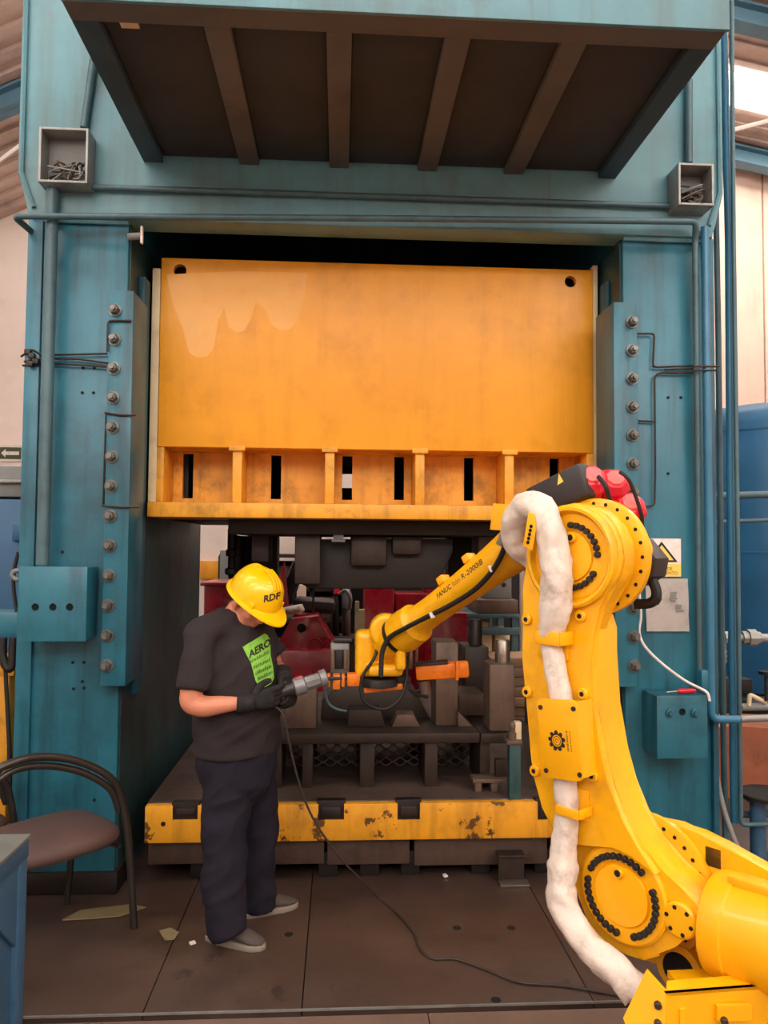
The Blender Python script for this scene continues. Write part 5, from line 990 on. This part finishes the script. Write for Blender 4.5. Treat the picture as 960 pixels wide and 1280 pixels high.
def hand(b, wrist, h, pn, ac, curls, sc=1.0, thumb=(0.5, 0.5), rad=0.0098):
    """palm, four fingers of unequal length bent by curls, thumb leaving the side of the palm; ac runs from index to little finger"""
    h, pn, ac = h.normalized(), pn.normalized(), ac.normalized(); W_ = Vector(wrist); pr_ = []
    for t, wd, th in ((0.0, 0.028, 0.022), (0.03, 0.036, 0.020), (0.06, 0.042, 0.018), (0.085, 0.043, 0.016), (0.10, 0.040, 0.013)):
        pr_.append(ringpts(W_+h*t*sc, ac, pn, wd*sc, th*sc, 14))
    skin(b, pr_)
    for i, (off, ln) in enumerate(((-0.031, 0.078), (-0.0105, 0.086), (0.0105, 0.080), (0.030, 0.064))):
        p = W_+h*(0.085*sc)+ac*(off*sc); d = (h+ac*(off*1.5)).normalized(); ch = [(p, rad*1.1*sc)]
        for seg, fr_ in ((0, 0.45), (1, 0.32), (2, 0.23)):
            a = curls[i][seg]; ca, sa = math.cos(a), math.sin(a); d2 = d*ca + pn*sa; pn2 = pn*ca - d*sa; d, pn_l = d2.normalized(), pn2
            p = p + d*(ln*fr_*sc+0.012*(seg == 0)*sc); ch.append((p, rad*(1.0-0.08*seg)*sc)); 
            pn = pn_l
        limb(b, ch, 0, 3, 10); ball(b, p, rad*0.84*sc, n=8, m=6); pn = hand.pn0
    a0 = W_+h*(0.025*sc)-ac*(0.028*sc); d1 = (-ac*thumb[0]+h*0.8+pn*0.25).normalized(); a1 = a0+d1*(0.042*sc); d2 = (-ac*(thumb[0]*0.3)+h+pn*thumb[1]).normalized(); a2 = a1+d2*(0.034*sc); d3 = (h*0.9+pn*(thumb[1]+0.5)+ac*0.2).normalized(); a3 = a2+d3*(0.026*sc)
    limb(b, [(a0, 0.016*sc), (a1, 0.0135*sc), (a2, 0.0115*sc), (a3, 0.0095*sc)], 0, 3, 10); ball(b, a3, 0.0095*sc, n=8, m=6)
def add_hand(b, which, g=0.0):
    if which == 'near': W_, h, pn, ac = at(313, 878, 3.345), Vector((0.93, 0.30, 0.16)), Vector((-0.28, 0.95, 0.10)), Vector((0.12, 0.08, -1.0))
    else: W_, h, pn, ac = at(355, 846, 3.56), Vector((0.42, -0.62, -0.50)), Vector((-0.25, -0.50, -0.80)), Vector((0.75, 0.45, -0.20))
    h.normalize(); pn = (pn-h*pn.dot(h)).normalized(); ac = (ac-h*ac.dot(h)-pn*ac.dot(pn)).normalized(); hand.pn0 = pn
    cu_ = ((0.25, 0.45, 0.4), (0.4, 0.6, 0.5), (0.5, 0.7, 0.6), (0.6, 0.8, 0.6)) if which == 'near' else ((0.5, 0.6, 0.5), (0.55, 0.7, 0.5), (0.6, 0.7, 0.6), (0.6, 0.8, 0.6))
    hand(b, W_, h, pn, ac, cu_, 1.0, (0.9, 0.4), 0.0095+g)
# one continuous body: trunk, neck, head, arms with hands, legs and feet
b = torso(TR, -0.012); limb(b, ARN, -0.004); limb(b, ARF, -0.004); limb(b, LGN); limb(b, LGF)
limb(b, [(at(296, 772, 3.57), 0.070), (at(300, 762, 3.56), 0.060), (hp_(-0.03, 0, -0.06), 0.056), (hp_(-0.01, 0, -0.01), 0.055)])
ball(b, hp_(-0.012, 0, 0.035), (0.098, 0.078, 0.095), HA); ball(b, hp_(0.030, 0, -0.040), (0.066, 0.060, 0.078), HA); ball(b, hp_(0.022, 0, -0.074), (0.062, 0.060, 0.048), HA); ball(b, hp_(0.070, 0, -0.108), (0.022, 0.026, 0.019), HA)
limb(b, [(hp_(0.086, 0, 0.006), 0.010), (hp_(0.100, 0, -0.022), 0.012), (hp_(0.108, 0, -0.040), 0.015), (hp_(0.090, 0, -0.050), 0.011)], 0, 3, 8)
for s in (-1, 1):
    ball(b, hp_(0.060, s*0.034, -0.038), (0.024, 0.026, 0.028), HA); ball(b, hp_(0.074, s*0.034, 0.020), (0.016, 0.026, 0.010), HA); ball(b, hp_(-0.008, s*0.077, -0.018), (0.018, 0.010, 0.031), HA, 10, 7); ball(b, hp_(0.0, s*0.074, -0.042), (0.010, 0.008, 0.012), HA, 8, 6)
ball(b, hp_(0.087, 0, -0.070), (0.010, 0.024, 0.006), HA, 10, 6); ball(b, hp_(0.084, 0, -0.081), (0.010, 0.021, 0.007), HA, 10, 6)
add_hand(b, 'near', -0.002); add_hand(b, 'far', -0.002)
for h_, t_ in (((262, 1174), (328, 1187)), ((303, 1147), (368, 1133))):
    a, c = onz(*h_), onz(*t_); limb(b, [(a.lerp(c, 0.14)+Vector((0, 0, 0.052)), 0.028), (a.lerp(c, 0.5)+Vector((0, 0, 0.048)), 0.026), (a.lerp(c, 0.82)+Vector((0, 0, 0.036)), 0.016)], 0, 4, 10)
bb = fuse(b, 0.0052, 7); obj('body', bb, M_SKIN, PE, 80)
for s in (-1, 1):
    q = B(); ball(q, hp_(0.082, s*0.033, 0.002), 0.011, HA, 10, 8); e = obj('eye', q, M_PAPER, PE, 80); q = B(); ball(q, hp_(0.0905, s*0.033, -0.001), 0.0045, HA, 8, 6); obj('iris', q, M_HAIR, e, 80)
# hair below the helmet at the back and sides
q = B(); rows = []
for j in range(7):
    t = j/6; rows.append([hp_(-0.014-0.088*math.cos(a)*(1-0.05*t), 0.081*math.sin(a)*(1-0.1*t), 0.03-0.09*t*max(0.2, math.cos(a)**0.5 if math.cos(a) > 0 else 0.2)) for a in [math.radians(v) for v in range(-88, 89, 11)]])
vr = [[q.verts.new(p) for p in r] for r in rows]
for j in range(6):
    for i in range(len(vr[0])-1): q.faces.new((vr[j][i], vr[j][i+1], vr[j+1][i+1], vr[j+1][i]))
bmesh.ops.solidify(q, geom=list(q.faces), thickness=0.006); obj('hair', q, M_HAIR, PE, 60)
# shirt
def wrinkle(bm_, amp, sc, seed):
    bm_.normal_update()
    for v in bm_.verts:
        q_ = v.co*sc; w_ = 0.9*mnoise.noise(Vector((q_.x*0.7+q_.z*0.5, q_.y*0.7, q_.z*0.7+seed)))+1.3*(0.28-abs(mnoise.noise(Vector((q_.x*0.8-q_.z*0.9, q_.y*0.8, q_.z*0.9+seed*2))))); v.co += v.normal*amp*w_
    return bm_
b = B(); skin(b, [er(at(px, py, 3.57), a+0.014, w_+0.014) for px, py, a, w_ in TR[1:7]]+[er(at(291, 775, 3.57), 0.110, 0.158, 24, BD+Vector((0, 0, -0.2))), er(at(294, 770, 3.57), 0.092, 0.112, 24, TILT), er(at(296, 766.5, 3.57), 0.084, 0.094, 24, TILT)])
ball(b, at(253, 796, 3.40), (0.082, 0.082, 0.088)); ball(b, at(323, 790, 3.70), (0.078, 0.078, 0.08)); limb(b, [(p, r+0.014) for p, r in ARN[:2]]+[(at(242, 850, 3.35), 0.075), (at(241, 861, 3.345), 0.072)]); limb(b, [(at(318, 785, 3.69), 0.07), (at(332, 803, 3.74), 0.068), (at(342, 819, 3.765), 0.064)])
limb(b, [(at(291, 781, 3.57), 0.085), (at(254, 792, 3.40), 0.078)]); limb(b, [(at(291, 781, 3.57), 0.085), (at(322, 786, 3.70), 0.072)])
sh = wrinkle(fuse(b, 0.009, 8), 0.014, 8.5, 2.0); sh_bvh = BVHTree.FromBMesh(sh); shirt = obj('shirt', sh, M_SHIRT, PE, 80)
def surf(px, py, bvh, eps):
    d = ray(px, py).normalized(); l, n_, i_, ds = bvh.ray_cast(CAMP, d)
    if l is None: return None
    if n_.dot(d) > 0: n_ = -n_
    return l + n_*eps
def decal(pts2, bvh, eps, cuts_=3):
    b_ = B(); f_ = b_.faces.new([b_.verts.new((x, y, 0)) for x, y in pts2]); bmesh.ops.triangulate(b_, faces=[f_]); bmesh.ops.subdivide_edges(b_, edges=list(b_.edges), cuts=cuts_, use_grid_fill=True); bmesh.ops.triangulate(b_, faces=list(b_.faces)); return proj(b_, bvh, eps)
def proj(b_, bvh, eps):
    bad = []; tgt = {}
    for v in b_.verts:
        p = surf(v.co.x, v.co.y, bvh, eps)
        if p is None: bad.append(v)
        else: tgt[v] = p
    for v, p in tgt.items(): v.co = p
    if bad: bmesh.ops.delete(b_, geom=bad, context='VERTS')
    return b_
pr_out = [(303, 809), (309, 805), (316, 801), (324, 796), (330, 792), (334, 794), (337, 800), (338, 820), (341, 834), (342, 848), (338, 855), (331, 859), (323, 858), (319, 851), (316, 839), (313, 828), (308, 819)]
prt = obj('chest_print', decal(pr_out, sh_bvh, 0.0022, 5), M_PRINT, shirt, 60)
def ptext(s, c, e1, e2, size, bvh, eps, wt=0.0):
    t = text_bm(s, size, weight=wt); bmesh.ops.triangulate(t, faces=list(t.faces)); mapv(t, lambda x, y, z: Vector((c[0]+e1[0]*x+e2[0]*y, c[1]+e1[1]*x+e2[1]*y, 0))); return proj(t, bvh, eps)
obj('print_lettering', ptext('AERO', (324, 811), (0.82, -0.52), (-0.12, -1.0), 12.5, sh_bvh, 0.0045, 0.4), M_INK, prt, 0)
b = B(); rnd = random.Random(9); M_PRD = mat('dark_green_print', (66, 108, 40), 0.8, var=0.05, bump=0)
for r_, (x0, y0, x1, y1) in enumerate(((313, 829, 336, 817), (316, 837, 338, 826), (319, 844, 340, 834), (322, 851, 340, 842))):
    t = 0.0
    while t < 0.95:
        w_ = rnd.uniform(0.04, 0.09); X, Y_ = x0+(x1-x0)*t, y0+(y1-y0)*t; X2, Y2 = x0+(x1-x0)*(t+w_*0.75), y0+(y1-y0)*(t+w_*0.75); hh = rnd.uniform(3.0, 4.8)
        b.faces.new([b.verts.new((a, c, 0)) for a, c in ((X, Y_), (X2, Y2), (X2-0.3, Y2-hh), (X-0.3, Y_-hh))]); t += w_+0.02
obj('print_small_text', proj(b, sh_bvh, 0.0035), M_PRD, prt, 0)
# trousers
b = torso([(297, 975, 0.150, 0.172), (297, 945, 0.165, 0.182), (297, 920, 0.166, 0.180)], 0.010)
limb(b, [(at(284, 945, 3.51), 0.105), (at(283, 990, 3.49), 0.108), (at(282, 1030, 3.48), 0.103), (at(281, 1060, 3.475), 0.098), (at(280, 1095, 3.465), 0.098), (at(281, 1135, 3.46), 0.090), (at(285, 1158, 3.455), 0.088), (at(287, 1165, 3.455), 0.084)])
limb(b, [(at(311, 945, 3.65), 0.105), (at(317, 990, 3.69), 0.104), (at(321, 1030, 3.72), 0.098), (at(322, 1060, 3.73), 0.092), (at(320, 1090, 3.75), 0.092), (at(321, 1118, 3.76), 0.090), (at(325, 1130, 3.765), 0.088), (at(326, 1136, 3.765), 0.084)])
ball(b, at(298, 970, 3.58), (0.165, 0.175, 0.13), (BD, BS, Vector((0, 0, 1))))
tr = wrinkle(fuse(b, 0.009, 6), 0.013, 8.5, 5.0); tro = obj('trousers', tr, M_TROU, PE, 80)
# shoes
def shoe(hl, to, label):
    a, c = onz(*hl), onz(*to); d = (c-a); L_ = d.length; d.normalize(); s = Vector((-d.y, d.x, 0)); L_ = max(L_, 0.285); a = a - d*0.01
    ol = [(0, 0.022), (0.03, 0.034), (0.09, 0.036), (0.15, 0.040), (0.20, 0.049), (0.245, 0.044), (0.275, 0.026), (0.285, 0.008)]; k = L_/0.285
    pts = [(x*k, y) for x, y in ol]+[(x*k, -y) for x, y in reversed(ol)]
    q = B(); prism(q, pts, lambda x, y, z: a+d*x+s*y+Vector((0, 0, z)), 0.0, 0.026, 0.005); so = obj('shoe', q, M_SOLE, PE, 60, label=label)
    q = B(); rings = []
    for x, w_, h_ in ((0.006, 0.022, 0.065), (0.02, 0.033, 0.098), (0.06, 0.037, 0.104), (0.10, 0.037, 0.102), (0.14, 0.039, 0.094), (0.18, 0.044, 0.076), (0.22, 0.045, 0.056), (0.255, 0.036, 0.046), (0.277, 0.018, 0.036)):
        R = []
        for i in range(16):
            t = 2*math.pi*i/16; R.append(a+d*(x*k)+s*(w_*math.cos(t))+Vector((0, 0, 0.020+(h_-0.02)*(0.5+0.5*math.sin(t)))))
        rings.append(R)
    skin(q, rings); obj('shoe_upper', q, M_SHOE, so, 80)
    for i in range(4):
        x = (0.115+i*0.022)*k; z = 0.101-0.009*i; q = B(); tube(q, [a+d*x+s*0.022+Vector((0, 0, z-0.014)), a+d*(x+0.004)+Vector((0, 0, z+0.002)), a+d*(x+0.002)-s*0.022+Vector((0, 0, z-0.014))], 0.0035, 6); obj('lace', q, M_PAPER if i == 0 else M_SHOE, so, 60)
shoe((262, 1174), (328, 1187), 'taupe suede shoe with pale sole'); shoe((303, 1147), (368, 1133), 'taupe suede shoe with pale sole')
# gloves over both hands
for which, cuff in (('near', [(at(297, 879, 3.335), 0.038), (at(305, 879, 3.338), 0.037), (at(316, 878, 3.348), 0.034)]), ('far', [(at(352.5, 841, 3.615), 0.042), (at(354, 844, 3.585), 0.037), (at(356, 848, 3.54), 0.034)])):
    b = B(); add_hand(b, which, 0.0018); limb(b, cuff, 0, 4, 14); gm = fuse(b, 0.0042, 2); gm.normal_update()
    for v in gm.verts: v.co += v.normal*0.0028
    obj('glove', gm, M_GLOVE, PE, 80)
# hard hat
RC = at(318.5, 746, 3.545); q = B(); n_a, n_e = 48, 14; rings = []
def hatpt(az, el, g=0.0):
    f, s = math.cos(az), math.sin(az); Lh, Wd, Hh = 0.137+g, 0.112+g, 0.142+g
    bulge = 0.010*math.exp(-(s/0.28)**2)*math.sin(el)*math.cos(el)*2.2
    ce, se = math.cos(el)**0.82, math.sin(el)**0.92
    side = 0.006*math.exp(-((abs(s)-0.9)/0.25)**2)*math.sin(2*el)
    return RC + HF*((Lh+side)*ce*f) + HS*((Wd+side)*ce*s) + HU*((Hh+bulge)*se)
for j in range(n_e):
    el = (math.pi/2)*j/(n_e-0.6); rings.append([hatpt(2*math.pi*i/n_a, el) for i in range(n_a)])
skin(q, rings, cap=True); bmesh.ops.recalc_face_normals(q, faces=q.faces); q.normal_update(); hatb = BVHTree.FromBMesh(q); hat = obj('hard_hat', q, M_HAT, PE, 60)
q = B(); rings = []
for k_, (g, dz) in enumerate(((-0.004, 0.008), (0.012, 0.002), (0.014, -0.006), (0.0, -0.008))):
    rings.append([RC+HF*((0.137+g)*math.cos(a)+(0.055 if k_ in (1, 2) else 0.0)*max(0, math.cos(a))**1.5)+HS*((0.112+g)*math.sin(a))+HU*(dz-(0.012*max(0, math.cos(a))**2 if k_ in (1, 2) else 0)) for a in [2*math.pi*i/n_a for i in range(n_a)]])
skin(q, rings, closed=True); obj('brim', q, M_HAT, hat, 50)
for off in (-0.016, 0.0, 0.016):
    q = B(); tube(q, [hatpt(math.pi*0.0+off*0, 0.0)+HU*0 for _ in range(0)] or [RC+HF*(0.137*math.cos(e)**0.82)+HS*(off)+HU*(0.1425*math.sin(e)**0.92+0.009) for e in [0.75+0.1*i for i in range(9)]], 0.006, 6); obj('crown_ridge', q, M_HAT, hat, 60)
for az in (0.95, -0.95):
    q = B(); c = hatpt(az, 0.10); obox(q, c, (0.03, 0.012, 0.025), HF, HU, 0.004); obj('side_clip', q, M_HAT, hat)
obj('hat_lettering', ptext('RDF', (339.5, 747), (0.97, -0.22), (0.05, -1.0), 11.5, hatb, 0.0022, 0.4), M_INK, hat, 0)
# hand tool and its cord
tz0, tz1 = at(330, 872, 3.415), at(409, 846, 3.46); td = (tz1-tz0).normalized(); tl = (tz1-tz0).length; tu = Vector((0, 0, 1))
HT = thing('hand_tool', 'grey and black power tool held in both gloved hands', 'power tool', tz0-Vector((0, 0, 0.05)))
b = B(); lathe(b, [(0.018, -0.03), (0.026, -0.015), (0.028, 0.03), (0.025, 0.09), (0.030, 0.135)], tz0, td, 16); obj('grip', b, M_BLACKP, HT, 50)
b = B(); lathe(b, [(0.030, 0.135), (0.040, 0.14), (0.042, 0.165), (0.040, 0.185), (0.032, 0.19)], tz0, td, 20); obj('collar', b, M_GREYT, HT, 40)
b = B(); lathe(b, [(0.031, 0.19), (0.033, 0.2), (0.031, 0.255)], tz0, td, 8, 0.4); obj('barrel', b, M_GREYT, HT, 25)
b = B(); lathe(b, [(0.031, 0.255), (0.038, 0.258), (0.040, 0.285), (0.036, tl-0.005), (0.026, tl)], tz0, td, 20); hd_ = obj('head', b, M_GREYT, HT, 40)
b = B(); obox(b, tz0+td*0.155+tu*0.038, (0.03, 0.03, 0.012), td, tu, 0.003); obj('switch', b, M_RED, HT)
cpt = [tz0-td*0.02, at(345, 884, 3.42), at(354, 895, 3.42), at(361, 925, 3.45), at(370, 965, 3.5), at(385, 1010, 3.56), at(405, 1045, 3.60), at(432, 1080, 3.66), at(460, 1108, 3.78), onz(475, 1124, 0.008), onz(500, 1145, 0.008), onz(519, 1168, 0.008), onz(524, 1184, 0.008), onz(540, 1198, 0.008), onz(570, 1199, 0.008), onz(610, 1213, 0.008), onz(650, 1228, 0.008), onz(700, 1232, 0.008), onz(750, 1240, 0.008), onz(800, 1250, 0.008)]
b = B(); tube(b, spl(cpt, 6), 0.0052, 8); solo('power_cord', b, M_CORD, 'thin dark power cord trailing from the hand tool across the floor', 'cord', sm=60)
